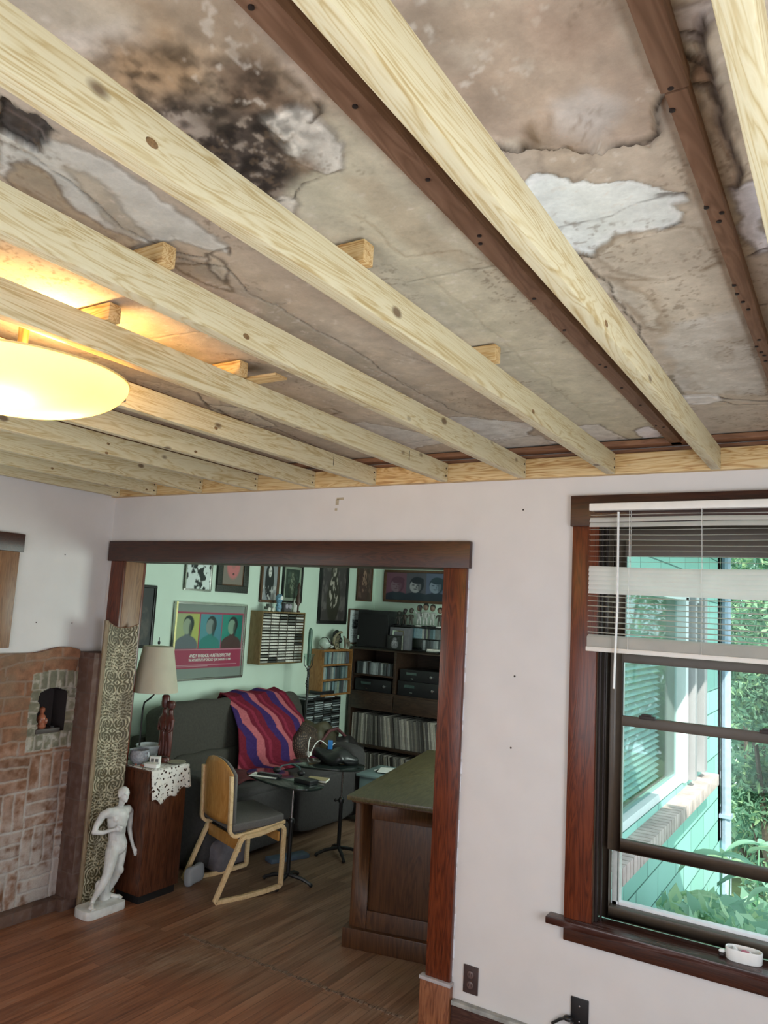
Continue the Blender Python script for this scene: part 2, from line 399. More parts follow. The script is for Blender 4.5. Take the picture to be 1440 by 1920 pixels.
# back wall with the wide opening and the window
bw = MB()
for mi, (ya_, yb_) in enumerate(((0, .07), (.07, .14))):
    bw.mi = mi
    bw.box(XL-.14 if mi else -.14, DX0-.02, ya_, yb_, 0, ZC+.1); bw.box(DX0-.02, DX1+.02, ya_, yb_, DZ+.02, ZC+.1)
    bw.box(DX1+.02, WX0-.02, ya_, yb_, 0, ZC+.1); bw.box(WX0-.02, WX1+.02, ya_, yb_, 0, WZ0-.02); bw.box(WX0-.02, WX1+.02, ya_, yb_, WZ1+.02, ZC+.1)
    bw.box(WX1+.02, XR+.14, ya_, yb_, 0, ZC+.1)
struct(bw.build('wall_back', [M['wall'], M['mint']], smooth=0))
# left wall, with a window whose casing shows at the frame's edge
LW0, LW1 = -1.75, -.76
lw = MB(); lw.box(-.14, 0, YR, LW0, 0, ZC+.1); ny0, ny1, nz0, nz1 = -.425, -.226, 1.02, 1.30
lw.box(-.14, 0, LW1, ny0, 0, ZC+.1); lw.box(-.14, 0, ny1, 0, 0, ZC+.1); lw.box(-.14, 0, ny0, ny1, 0, nz0); lw.box(-.14, 0, ny0, ny1, nz1, ZC+.1); lw.box(-.14, 0, LW0, LW1, 0, 1.53); lw.box(-.14, 0, LW0, LW1, DZ, ZC+.1)
struct(lw.build('wall_left', M['wall'], smooth=0))
struct(MB().box(XR, XR+.14, YR, 0, 0, ZC+.1).build('wall_right', M['wall'], smooth=0))
struct(MB().box(-.14, XR+.14, YR-.14, YR, 0, ZC+.1).build('wall_rear', M['wall'], smooth=0))
struct(MB().box(XL-.14, XL, .14, YB, 0, 2.75).build('wall_next_room_left', M['mint'], smooth=0))
struct(MB().box(XL-.14, XW, YB, YB+.14, 0, 2.75).build('wall_next_room_far', M['mint'], smooth=0))
struct(MB().box(XL-.14, XW, .14, YB+.14, 2.62, 2.75).build('ceiling_next_room', plain('white_ceiling', (.7, .7, .68), .7, var=.03), smooth=0))

# wing of the house beyond the window: teal shingles, brick sill
m, nt, b = newmat('teal_shingles'); L = nt.links.new
tc = N(nt, 'ShaderNodeTexCoord'); sp = N(nt, 'ShaderNodeSeparateXYZ'); L(tc.outputs['Object'], sp.inputs[0]); cb = N(nt, 'ShaderNodeCombineXYZ')
ax = N(nt, 'ShaderNodeMath', operation='ADD'); L(sp.outputs[0], ax.inputs[0]); L(sp.outputs[1], ax.inputs[1]); L(ax.outputs[0], cb.inputs[0]); L(sp.outputs[2], cb.inputs[1])
br = N(nt, 'ShaderNodeTexBrick'); br.inputs['Scale'].default_value = 1; br.inputs['Brick Width'].default_value = .55; br.inputs['Row Height'].default_value = .19; br.inputs['Mortar Size'].default_value = .005
br.inputs['Color1'].default_value = (.30, .60, .52, 1); br.inputs['Color2'].default_value = (.38, .70, .62, 1); br.inputs['Mortar'].default_value = (.05, .16, .13, 1); L(cb.outputs[0], br.inputs['Vector'])
L(br.outputs[0], b.inputs['Base Color']); b.inputs['Roughness'].default_value = .6
M['siding'] = m
WY0, WY1, WWZ0, WWZ1 = .82, 3.42, .76, 2.08
wg = MB()
for mi, (xa_, xb_) in enumerate(((XW-.14, XW-.07), (XW-.07, XW))):
    wg.mi = mi
    wg.box(xa_, xb_, .14, WY0, 0, 2.75); wg.box(xa_, xb_, WY1, YB+.14, 0, 2.75); wg.box(xa_, xb_, WY0, WY1, 0, WWZ0); wg.box(xa_, xb_, WY0, WY1, WWZ1, 2.75)
struct(wg.build('wall_next_room_right', [M['mint'], M['siding']], smooth=0))
sk = MB(); sk.box(XW-.1, XW, .14, YB+.2, -1.2, 0); sk.box(XW, XR+.5, .14, .18, -1.2, WZ0-.08)
sk.box(XW, WX0-.07, .14, .18, WZ0-.08, 2.9); sk.box(WX1+.07, XR+.5, .14, .18, WZ0-.08, 2.9)
struct(sk.build('wall_outside_cladding', M['siding'], smooth=0))
M['bluewhite'] = plain('white_exterior_paint', (.80, .82, .84), .5, var=.04)
M['taupe'] = plain('taupe_metal', (.068, .050, .035), .4, var=.08)
M['mauve'] = plain('mauve_post_paint', (.42, .38, .40), .5, var=.05)
w2 = MB()
w2.box(XW-.06, XW+.02, WY0-.06, WY0, WWZ0, WWZ1); w2.box(XW-.06, XW+.02, 2.66, 2.76, WWZ0, WWZ1); w2.box(XW-.06, XW+.02, 3.36, 3.42, WWZ0, WWZ1)
w2.box(XW-.06, XW+.02, WY0, WY1, WWZ1-.03, WWZ1+.06); w2.box(XW-.07, XW+.0, WY0, WY1, WWZ0, WWZ0+.05)
t = thing('window', 'white framed window in the teal shingled wing outside, blinds half closed behind it', 'window')
t.name = 'window_2'; struct(t)
w2.build('window_frame', M['bluewhite'], t, bevel=.004)
p2 = MB(); p2.box(XW+.0, XW+.06, 2.80, 2.88, WWZ0+.0, WWZ1+.2); p2.box(XW+.0, XW+.06, 3.20, 3.33, WWZ0+.0, WWZ1+.2)
p2.build('window_post', M['mauve'], t, bevel=.004)
MB().box(XW-.05, XW-.045, WY0, WY1, WWZ0+.05, WWZ1-.03).build('pane', glass('reflecting_pane', (.80, .93, .92), .16), t, smooth=0)
# brick sill of the wing
bs = MB(); k = 0; y = .50
while y < 3.5:
    bs.box(XW-.02, XW+.12, y+.004, y+.062, WWZ0-.13, WWZ0-.045); y += .07
o = tag(bs.build('brick_sill', plain('sill_brick', (.56, .43, .41), .8, var=.25, scale=9), bevel=.004), 'projecting brick sill under the window of the teal wing outside', 'sill')
MB().box(XW-.02, XW+.112, .5, 3.48, WWZ0-.125, WWZ0-.052).build('mortar', plain('mortar', (.72, .70, .66), .9), o, smooth=0)
bl = MB(); z = WWZ0+.07
while z < WWZ1-.05:
    bl.add([(XW-.15, WY0+.12, z+.012), (XW-.11, WY0+.12, z-.008), (XW-.11, 2.42, z-.008), (XW-.15, 2.42, z+.012)], [(0, 1, 2, 3)]); z += .040
for yy in (1.0, 1.6): bl.box(XW-.131, XW-.129, yy, yy+.003, WWZ0+.05, WWZ1-.04)
o = tag(bl.build('venetian_blind', plain('white_slat', (.85, .88, .88), .4), solid=.0012), 'white venetian blind hanging behind the glass of the wing outside', 'blind')
ds = MB(); ds.tube([(XW+.05, YB+.12, 2.85), (XW+.05, YB+.12, -1.1)], .045, 10)
for z in (.2, 1.6): ds.box(XW, XW+.1, YB+.06, YB+.18, z, z+.03)
tag(ds.build('downspout', plain('blue_white_metal', (.42, .50, .66), .4)), 'pale blue downspout on the far corner of the teal wing', 'pipe')
ev = MB(); ev.box(XW-.1, XW+.62, .2, YB+.8, 2.62, 2.66)
for k in range(8): ev.box(XW, XW+.6, .4+k*.55, .45+k*.55, 2.52, 2.62)
ev.box(XW+.58, XW+.62, .2, YB+.8, 2.50, 2.70)
struct(ev.build('trim_eave', plain('white_soffit', (.82, .90, .88), .6), smooth=0))
struct(MB().box(2.4, 14, .18, 16, -1.3, -1.2).build('ground_outside', plain('leaf_litter', (.10, .14, .05), .9, var=.4, scale=4), smooth=0))

# ------------------------------------------------ old ceiling, stained and peeling
def P2(px, z=ZC): q = at(px[0], px[1], 2, z); return (q[0], q[1])
STEP = .0055
gx = np.arange(0, 4.80+STEP, STEP); gy = np.arange(-3.28, 0+STEP, STEP); gy[-1] = 0
GX, GY = np.meshgrid(gx, gy)
def sdist(poly):
    """signed distance to a polygon (inside negative), evaluated near it only"""
    P = np.array(poly); D = np.full(GX.shape, 9.0)
    x0, y0 = P.min(0)-.25; x1, y1 = P.max(0)+.25
    ix = np.where((gx >= x0) & (gx <= x1))[0]; iy = np.where((gy >= y0) & (gy <= y1))[0]
    if len(ix) == 0 or len(iy) == 0: return D
    sl = (slice(iy[0], iy[-1]+1), slice(ix[0], ix[-1]+1)); X = GX[sl]; Y = GY[sl]
    X, Y = X+(fbm(X*8, Y*8, 4, 5)-.5)*.05+(fbm(X*40, Y*40, 3, 6)-.5)*.020, Y+(fbm(X*8, Y*8, 4, 8)-.5)*.05+(fbm(X*40, Y*40, 3, 9)-.5)*.020
    d = np.full(X.shape, 9.0); inside = np.zeros(X.shape, bool); n = len(P)
    for i in range(n):
        a = P[i]; b_ = P[(i+1) % n]; e = b_-a; L2 = (e**2).sum()+1e-12
        t = np.clip(((X-a[0])*e[0]+(Y-a[1])*e[1])/L2, 0, 1)
        d = np.minimum(d, np.hypot(X-a[0]-t*e[0], Y-a[1]-t*e[1]))
        c = ((a[1] > Y) != (b_[1] > Y)) & (X < (b_[0]-a[0])*(Y-a[1])/(b_[1]-a[1]+1e-12)+a[0]); inside ^= c
    D[sl] = np.where(inside, -d, d); return D
def ldist(line):
    P = np.array(line); D = np.full(GX.shape, 9.0)
    X = GX+(fbm(GX*14, GY*14, 3, 15)-.5)*.03; Y = GY+(fbm(GX*14, GY*14, 3, 18)-.5)*.03
    for a, b_ in zip(P[:-1], P[1:]):
        e = b_-a; t = np.clip(((X-a[0])*e[0]+(Y-a[1])*e[1])/((e**2).sum()+1e-12), 0, 1)
        D = np.minimum(D, np.hypot(X-a[0]-t*e[0], Y-a[1]-t*e[1]))
    return D
nA = fbm(GX*2.2, GY*2.2, 5, 1); nB = fbm(GX*7, GY*7, 4, 2); nC = fbm(GX*26, GY*26, 4, 3); nD = fbm(GX*15, GY*15, 5, 77); nE = fbm(GX*90, GY*90, 3, 78)
CC = np.zeros(GX.shape+(3,)); CC[:] = (.56, .475, .375)
CC = mixc(CC, (.46, .38, .29), ss(.5, .75, nA)*.8); CC = mixc(CC, (.62, .55, .46), ss(.5, .25, nA)*.6)
CC *= (.92+.16*nB)[..., None]
HH = (nA-.5)*.012
def patch(px, col, op=1, soft=.006, edge=0, ecol=(.10, .07, .05), lift=0, ew=.006, tex=0, tcol=None):
    global CC, HH
    d = sdist([P2(p) for p in px]); soft = max(soft*.8, .0035); mk = ss(soft, -soft, d+(nD-.5)*min(.06, soft*1.3))*op
    if tex: mk = mk*np.clip((1-tex)+tex*ss(.35, .65, nB*.6+nC*.4), 0, 1)
    CC = mixc(CC, col, mk)
    if tcol is not None: CC = mixc(CC, tcol, ss(soft, -soft, d)*ss(.5, .72, nB)*.8)
    if edge: CC = mixc(CC, ecol, np.exp(-(d/ew)**2)*edge)
    if edge > .3: CC = mixc(CC, tuple(min(1, q*1.25+.06) for q in col), np.exp(-((d+ew*1.7)/(ew*.8))**2)*.45*op)  # lighter lip along torn edges, a highlight painted into the colour
    if lift: HH = HH+lift*ss(soft, -soft, d)
def line(px, col=(.07, .05, .035), w=.005, op=.9, dep=.004):
    global CC, HH
    d = ldist([P2(p) for p in px]); w = w*.62; g = np.exp(-(d/w)**2); brk = ss(.25, .5, nC*.5+nB*.5)
    CC = mixc(CC, col, g*op*(.35+.65*brk)); HH = HH+dep*g
# --- between the second and first new joists: smooth beige paper with seams, greenish room light mixed into its colour
patch([(600, 190), (760, 330), (1290, 830), (1150, 850), (1000, 760), (560, 430), (520, 330)], (.63, .585, .45), .9, .03)
patch([(640, 330), (700, 330), (900, 500), (800, 480), (700, 420)], (.50, .41, .29), .5, .02)
line([(760, 530), (850, 512), (935, 502)], w=.004, op=.5); line([(912, 665), (1025, 655)], w=.003, op=.4); line([(1060, 757), (1140, 752)], w=.003, op=.4)
line([(780, 500), (930, 630), (1110, 785)], (.42, .36, .27), .006, .5, .001); line([(660, 400), (760, 480), (860, 470), (930, 505)], (.36, .28, .18), .006, .5, .001)
# --- top left: brown and black mould stain between third joist and old strip
patch([(60, 60), (230, 40), (330, 90), (300, 130), (160, 110)], (.70, .62, .54), .9, .02)
patch([(210, 0), (470, 0), (560, 120), (610, 175), (600, 250), (540, 330), (500, 400), (440, 385), (340, 300), (230, 210), (180, 150), (230, 90), (300, 95), (330, 60)], (.33, .24, .16), .92, .05, tex=.3)
patch([(150, 110), (250, 75), (330, 60), (400, 100), (390, 170), (300, 185), (215, 160)], (.32, .21, .12), .8, .05)
patch([(250, 190), (340, 180), (440, 170), (560, 230), (560, 330), (500, 395), (430, 385), (340, 310), (260, 230)], (.085, .062, .048), .95, .045, tex=.25)
patch([(250, 185), (330, 175), (430, 185), (560, 230), (570, 300), (500, 385), (400, 360), (310, 290)], (.055, .043, .036), .75, .05, tex=.85)
patch([(410, 120), (470, 105), (520, 125), (560, 160), (590, 195), (540, 215), (450, 195)], (.12, .080, .055), .9, .035)
patch([(330, 90), (370, 95), (365, 125), (335, 120)], (.10, .07, .045), .8, .03)
patch([(300, 210), (350, 205), (400, 235), (390, 260), (330, 245)], (.42, .34, .28), .75, .02, tex=.8)
patch([(500, 215), (570, 190), (625, 250), (638, 290), (630, 320), (600, 325), (560, 300), (540, 270)], (.66, .63, .57), .9, .012, edge=.4, lift=-.004)
patch([(545, 290), (580, 285), (600, 310), (570, 320)], (.20, .13, .08), .7, .02)
patch([(470, 365), (560, 365), (545, 395), (520, 420), (490, 400)], (.62, .58, .50), .85, .01, edge=.4)
line([(590, 185), (600, 205), (578, 218)], w=.008, dep=-.006); line([(470, 385), (550, 375), (560, 345), (635, 318)], w=.004, op=.7)
patch([(470, 0), (560, 60), (700, 150), (690, 180), (600, 175), (540, 110), (440, 0)], (.60, .50, .42), .7, .02, tex=.3)
# --- left, between third and second joists: pale bare plaster and tan blister
patch([(0, 245), (90, 255), (200, 300), (330, 390), (425, 465), (425, 478), (380, 470), (330, 450), (210, 470), (0, 330)], (.62, .62, .58), .95, .010, edge=.35)
patch([(20, 310), (50, 300), (90, 330), (140, 400), (230, 440), (270, 455), (240, 470), (130, 440), (50, 385), (22, 345)], (.36, .28, .18), .8, .012, edge=.55, ecol=(.12, .08, .05))
patch([(120, 310), (180, 335), (270, 430), (290, 450), (230, 440), (180, 390)], (.44, .38, .29), .7, .015, edge=.3)
patch([(0, 185), (60, 215), (100, 242), (75, 282), (40, 262), (0, 238)], (.060, .050, .045), 1, .004, edge=.8, ecol=(.015, .012, .01), lift=.012)
line([(0, 210), (85, 262)], (.16, .13, .12), .006, .8, 0)
line([(0, 262), (70, 300), (150, 350), (230, 430), (330, 480)], w=.004, op=.6); line([(300, 470), (380, 480), (425, 465), (428, 480)], w=.005, op=.7)
# --- centre: stain rings and long crack
patch([(310, 490), (340, 495), (400, 500), (430, 530), (440, 545), (400, 540), (350, 515)], (.40, .33, .23), .35, .01, edge=.8, ecol=(.20, .14, .08), ew=.007)
patch([(380, 478), (410, 490), (430, 510), (425, 530), (400, 515)], (.56, .50, .40), .7, .008, edge=.7)
line([(330, 485), (420, 500), (470, 550), (520, 575), (600, 622), (660, 655), (760, 725), (860, 775), (990, 800)], w=.0045, op=.75)
line([(510, 572), (540, 568)], w=.003); line([(730, 655), (830, 690), (960, 760)], (.25, .2, .14), .004, .5)
line([(480, 590), (600, 680), (800, 790)], (.34, .28, .2), .004, .4); line([(690, 690), (790, 735)], (.25, .2, .14), .003, .5)
patch([(500, 560), (700, 690), (840, 790), (780, 780), (640, 700), (480, 590)], (.40, .36, .27), .5, .03)
# --- lower white torn patches near the wall
patch([(825, 792), (850, 780), (900, 785), (1010, 795), (990, 815), (1050, 830), (950, 850), (860, 850), (845, 825)], (.72, .72, .70), .9, .006, edge=.5, tex=.25)
patch([(900, 830), (1010, 815), (1050, 840), (985, 850)], (.62, .59, .54), .8, .008, edge=.3)
patch([(1070, 800), (1120, 795), (1155, 815), (1190, 830), (1130, 835), (1110, 830)], (.74, .70, .65), .95, .006, edge=.55, tex=.2)
patch([(1190, 807), (1215, 800), (1245, 806), (1235, 820), (1205, 824)], (.85, .82, .84), 1, .004, edge=.6)
patch([(630, 795), (690, 790), (800, 812), (850, 830), (800, 835), (740, 850)], (.70, .69, .66), .9, .008, edge=.4, tex=.2)
patch([(600, 768), (625, 766), (640, 772), (620, 778), (603, 775)], (.48, .42, .32), .2, .004, edge=.8, ecol=(.2, .15, .09), ew=.006)
line([(720, 840), (850, 815)], w=.004, op=.6); line([(870, 820), (960, 812)], w=.004, op=.5)
patch([(560, 770), (640, 785), (700, 830), (640, 800)], (.38, .33, .25), .6, .015, edge=.3)
# --- left, lit by the lamp
patch([(0, 470), (200, 560), (430, 690), (620, 770), (560, 760), (330, 680), (0, 560)], (.52, .47, .37), .9, .03)
line([(0, 535), (60, 560), (230, 650), (400, 700)], (.2, .14, .08), .004, .6); line([(235, 645), (370, 620)], w=.004, op=.5)
patch([(250, 710), (330, 725), (420, 750), (400, 790), (330, 775), (240, 745)], (.62, .52, .40), .8, .015, edge=.3, tex=.4)
patch([(380, 755), (450, 765), (520, 800), (430, 800)], (.70, .64, .52), .8, .006, edge=.6)
line([(370, 740), (390, 760), (450, 790), (520, 805), (620, 850), (720, 870)], w=.008, op=.8)
# --- right: between first joist and right strip
patch([(640, 0), (1170, 0), (1230, 240), (1180, 262), (1010, 258), (900, 268), (760, 90)], (.50, .385, .30), .9, .02, tex=.15, tcol=(.36, .26, .19))
patch([(740, 30), (820, 0), (900, 40), (830, 130), (790, 140)], (.34, .27, .20), .75, .05)
patch([(830, 120), (900, 130), (940, 250), (880, 240), (840, 180)], (.33, .25, .18), .6, .05)
patch([(1000, 30), (1100, 50), (1130, 80), (1080, 110), (1040, 90)], (.34, .23, .17), .5, .05)
patch([(1130, 100), (1190, 150), (1200, 210), (1150, 200)], (.38, .30, .24), .6, .04)
patch([(1040, 200), (1100, 165), (1160, 180), (1165, 210), (1110, 240), (1050, 235)], (.55, .50, .46), .8, .03)
patch([(840, 80), (890, 75), (880, 110), (850, 120)], (.62, .54, .44), .6, .03)
line([(905, 255), (945, 270), (985, 276), (1000, 262), (1030, 256), (1060, 262), (1108, 258), (1125, 274), (1180, 262), (1210, 250), (1228, 235), (1220, 190), (1235, 170)], (.05, .035, .025), .009, 1, -.012)
patch([(1000, 230), (1050, 225), (1105, 235), (1120, 268), (1060, 262), (1000, 262)], (.30, .23, .17), .5, .02, lift=-.02)
patch([(1195, 255), (1222, 250), (1212, 275)], (.66, .55, .45), 1, .005, edge=.4, lift=-.006)
patch([(900, 275), (985, 280), (1110, 265), (1185, 268), (1240, 300), (1295, 370), (1200, 350), (1100, 345), (1020, 330), (980, 368), (945, 330)], (.54, .45, .36), .85, .015)
patch([(1020, 285), (1090, 285), (1105, 320), (1085, 338), (1030, 330)], (.47, .37, .28), .55, .03, edge=.25)
patch([(984, 370), (1005, 340), (1028, 330), (1080, 338), (1110, 347), (1160, 342), (1292, 362), (1285, 378), (1262, 385), (1278, 400), (1276, 418), (1230, 436), (1165, 446), (1140, 462), (1112, 484), (1090, 474), (1062, 472), (1030, 440)], (.80, .83, .80), 1, .004, edge=.35, lift=.004)
line([(1030, 435), (1130, 410), (1230, 380), (1290, 366)], (.25, .24, .22), .0035, .8, .001); line([(1245, 372), (1290, 366)], (.12, .09, .07), .012, .8)
line([(1062, 470), (1110, 482), (1150, 452), (1165, 446), (1220, 440), (1276, 418)], (.05, .04, .03), .0065, 1, -.004)
patch([(1115, 485), (1165, 448), (1280, 425), (1320, 430), (1345, 490), (1290, 515), (1250, 525), (1150, 510)], (.54, .47, .38), .85, .01, edge=.45, ecol=(.26, .19, .12))
line([(1110, 505), (1130, 520), (1250, 524), (1300, 515), (1345, 492)], (.26, .19, .12), .009, .7, 0)
patch([(1110, 525), (1150, 520), (1190, 540), (1225, 580), (1245, 620), (1210, 615), (1150, 560)], (.55, .49, .40), .7, .008, edge=.6, ecol=(.34, .26, .18), ew=.010)
patch([(1225, 525), (1350, 495), (1390, 590), (1260, 605), (1240, 570)], (.62, .55, .45), .7, .02)
patch([(1260, 605), (1390, 580), (1440, 680), (1440, 740), (1270, 735), (1250, 640)], (.60, .57, .52), .8, .02, tex=.3)
for cx_, cy_, r_ in ((1300, 725, 13), (1373, 738, 13), (1365, 668, 20), (1285, 700, 18)):
    patch([(cx_-r_, cy_), (cx_, cy_-r_*.6), (cx_+r_, cy_), (cx_, cy_+r_*.6)], (.45, .38, .30), .5, .02, edge=.3, ecol=(.33, .26, .2))
patch([(1330, 640), (1410, 625), (1420, 645), (1350, 655)], (.42, .35, .27), .5, .03)
line([(1080, 475), (1130, 520), (1165, 570), (1200, 620), (1225, 680), (1270, 735)], (.10, .08, .06), .005, .9, -.004)
patch([(1235, 705), (1262, 705), (1285, 740), (1265, 742)], (.26, .22, .16), .9, .006)
line([(1270, 748), (1330, 742), (1365, 750), (1440, 752)], (.03, .025, .02), .010, 1, .006); line([(1280, 758), (1350, 752), (1380, 760), (1440, 757)], (.06, .05, .04), .006, .9)
patch([(1272, 742), (1340, 738), (1360, 750), (1330, 757), (1285, 757)], (.74, .70, .66), .8, .006, edge=.3)
patch([(1280, 760), (1440, 762), (1440, 830), (1330, 830)], (.52, .45, .37), .8, .01)
# --- right of the right-hand strip
patch([(1250, 0), (1330, 0), (1320, 60), (1265, 68)], (.50, .44, .41), .9, .006, edge=.5)
patch([(1265, 85), (1325, 130), (1335, 155), (1290, 158)], (.44, .31, .22), .9, .006, edge=.7)
patch([(1290, 162), (1330, 165), (1365, 220), (1380, 300), (1390, 350), (1345, 345)], (.49, .40, .31), .9, .006, edge=.4)
line([(1325, 20), (1322, 90), (1350, 170), (1365, 230), (1385, 300), (1392, 350)], (.08, .06, .05), .010, 1, -.008); line([(1265, 66), (1322, 58)], w=.006); line([(1268, 88), (1325, 125)], w=.010, dep=-.006); line([(1290, 160), (1330, 158), (1350, 190)], w=.008)
patch([(1355, 350), (1440, 320), (1440, 470), (1410, 480), (1390, 400)], (.70, .68, .72), .95, .006, edge=.5)
patch([(1380, 480), (1440, 470), (1440, 640), (1400, 600)], (.50, .43, .37), .8, .01, edge=.3)
line([(1405, 480), (1440, 466)], w=.007); line([(1425, 575), (1440, 573)], w=.006)
mo = sdist([P2(p) for p in [(150, 90), (330, 60), (560, 120), (615, 190), (570, 320), (500, 410), (420, 385), (230, 210)]]); nF = fbm(GX*48, GY*48, 5, 81); mm = ss(.05, -.08, mo)[..., None]
CC = CC*(1-mm)+CC*mm*(.45+1.1*ss(.25, .75, nF))[..., None]
CC = mixc(CC, (.50, .42, .34), mm[..., 0]*ss(.60, .72, nF)*ss(.5, .6, nB)*.6)
sp_k = ss(.62, .72, nE)*ss(.48, .62, nA*.4+nB*.6); CC = mixc(CC, (.20, .14, .09), sp_k*.5)
CC = mixc(CC, (.74, .68, .60), ss(.66, .76, fbm(GX*60, GY*60, 3, 79))*ss(.5, .35, nB)*.5)
CC *= (.80+.40*nC)[..., None]; CC *= np.array([1.0, .985, .955])
VV = np.stack([GX, GY, ZC+np.clip(HH, -.03, .02)], -1).reshape(-1, 3)
cl = colour_mesh('ceiling', VV, gridfaces(len(gx)-1, len(gy)-1)[:, ::-1], CC.reshape(-1, 3), pigment('stained_ceiling_paper', .85, .2, 90, .16, .35))
struct(cl)
r2 = MB(); r2.box(0, XR, YR, -3.28, ZC, ZC+.06); r2.box(4.80, XR, -3.28, 0, ZC, ZC+.06); r2.box(-.14, XR+.14, YR-.14, .14, ZC+.1, ZC+.16)
struct(r2.build('ceiling_upper', plain('plain_old_paper', (.50, .42, .34), .85), smooth=0))

# ------------------------------------------------ old furring strips and the new frame
GN = 'old brown furring strips nailed to the ceiling'
sx_ = [4.35, 3.945, 3.525, 3.10, 2.69, 2.29, 1.88, 1.47, 1.06, .65, .25]
swhere = ['at the upper right corner', 'with a butt joint near the top right', 'right of the big mould stain',
          'just above the second long joist', 'above the third joist from the front', 'above the fourth joist near the lamp', 'above the lamp', 'left of the lamp', 'second before the left wall', 'near the left wall', 'against the left wall']
for i, x in enumerate(sx_):
    w = .036 if i == 1 else .048
    y0 = -3.27
    st = MB()
    if i == 1:
        yj = P2((1260, 170), 2.615)[1]
        st.box(x-w/2, x+w/2+.004, y0, yj-.004, 2.610, ZC+.012); st.box(x-w/2+.004, x+w/2, yj+.002, -.02, 2.612, ZC+.012)
    else: st.box(x-w/2, x+w/2, y0, -.02, 2.612, ZC+.012)
    o = tag(st.build('furring_strip', M['oldwood'], bevel=.004), 'old brown furring strip on the stained ceiling, '+swhere[i], 'strip', GN)
    if i in (1, 2):
        nb = MB(); y = -2.75
        while y < -.15:
            nb.lathe([(0, 0), (.0045, .001), (.0045, .006)], (x+rnd.uniform(-.012, .012), y, 2.6085), 8); y += rnd.choice([.03, .05, .22, .30])
        each(nb, 'nail', M['nail'], o)
o = tag(MB().box(0.0, XR, -.07, 0, 2.612, ZC-.006).build('furring_strip', M['oldwood_x'], bevel=.003), 'old brown strip running level along the top of the back wall', 'strip')
o = tag(MB().box(0.0, XR, -.018, 0, 2.586, 2.606).build('wall_cleat', M['oldwood_x'], bevel=.002), 'thin old brown cleat just above the new ledger board', 'strip')
o = tag(MB().box(0.0, XR, -.038, 0, ZJ, ZJ+.089).build('ledger_board', M['pine_x'], bevel=.004), 'new pine ledger board fixed along the top of the back wall', 'board')
JX = {-1: 4.44, 0: 4.036+.038, 1: 3.694, 2: 3.276, 3: 2.871, 4: 2.471, 5: 2.059, 6: 1.667, 7: 1.26, 8: .826, 9: .430, 10: .085}
jl = {-1: 'new pine joist at the far right, mostly out of frame', 0: 'new pine joist at the upper right corner of the photo', 1: 'widest looking new pine joist, running from the top edge down past the window side',
      2: 'new pine joist with two cut blocks on top, second long one from the right', 3: 'new pine joist crossing the middle left with a large dark knot hole', 4: 'new pine joist passing just in front of the bowl lamp',
      5: 'new pine joist starting behind the right rim of the bowl lamp', 6: 'new pine joist, first one emerging from under the lamp bowl', 7: 'new pine joist with two round knots, below the lamp',
      8: 'fourth new pine joist from the left wall corner', 9: 'second new pine joist from the left wall', 10: 'new pine joist fixed along the left wall'}
for k, x in JX.items():
    j = MB(); off = rnd.uniform(0, 9)
    j.box(-.038, 0, -3.95 if k > 0 else -3.95, -.038, 0, .089)
    o = tag(j.build('ceiling_joist', M['pine'], loc=(x, 0, ZJ), bevel=.004), jl[k], 'joist', 'new pine joists of the dropped ceiling frame')
    if k in (4, 5):   # pencil layout marks
        MB().box(.0002, .0008, -.42, -.4165, .03, .075).build('pencil_mark', M['nail'], o, smooth=0)
    sc_ = MB()
    for zz in (.025, .062): sc_.lathe([(0, 0), (.005, .0005), (.005, .003)], (0, 0, 0), 8, M=Matrix.Translation((.0015, -.06, zz)) @ Matrix.Rotation(-PI/2, 4, 'Y'))
    each(sc_, 'screw', M['nail'], o)
KN = [(92, 470, .026, 1), (462, 631, .012, 0), (285, 268, .012, 0), (687, 590, .010, 0), (1000, 772, .012, 0), (1137, 607, .013, 0), (203, 832, .009, 0), (200, 849, .009, 0), (98, 878, .010, 0), (275, 918, .010, 0), (405, 803, .010, 0), (367, 847, .010, 0), (118, 867, .006, 0), (990, 886, .011, 2)]
M['knot'] = plain('pine_knot', (.24, .14, .06), .5, var=.5, scale=120)
JO = {round(o.location.x, 3): o for o in bpy.data.objects if o.name.startswith('ceiling_joist')}
for px_, py_, r_, kd in KN:
    best = None
    for k, x in JX.items():
        q = at(px_, py_, 0, x)
        if ZJ+.004 < q[2] < ZJ+.085 and -3.9 < q[1] < -.04: best = (k, q)
    if kd == 2 or best is None: continue
    k, q = best; s = MB(); s.ball((-.0006, q[1], q[2]-ZJ), (.0012, r_*1.2, r_*.7), 14, 8); s.build('knot', M['knot'] if kd == 0 else M['nail'], JO[round(JX[k], 3)])
# pine packing blocks between joist tops and the old ceiling
bl_ = [(2.85, -2.204, 3, 'short pine block on the third joist beside the pale torn plaster'), (2.41, -2.025, 4, 'short pine block on the joist just above the glowing lamp'),
       (3.275, -2.024, 2, 'pine block on the second joist near the middle of the photo'), (3.235, -1.34, 2, 'small pine block on the second joist, nearer the back wall'),
       (2.385, -1.52, 4, 'thin pine block lit orange, on the joist right of the lamp')]
for x, y, k, lb in bl_:
    bx = MB().box(-.15, 0.012, -.019, .019, 0, .048)
    o = tag(bx.build('packing_block', M['pine_x'], loc=(JX[k], y, ZJ+.0895), bevel=.002), lb, 'block', 'pine packing blocks on the joists')
o = tag(MB().box(-.10, .09, -.03, .03, 0, .008).build('wood_shim', M['pine_x'], loc=(JX[4]+.03, -1.46, ZJ+.0895), bevel=.001), 'thin pine shim poking out over the joist right of the lamp', 'shim')

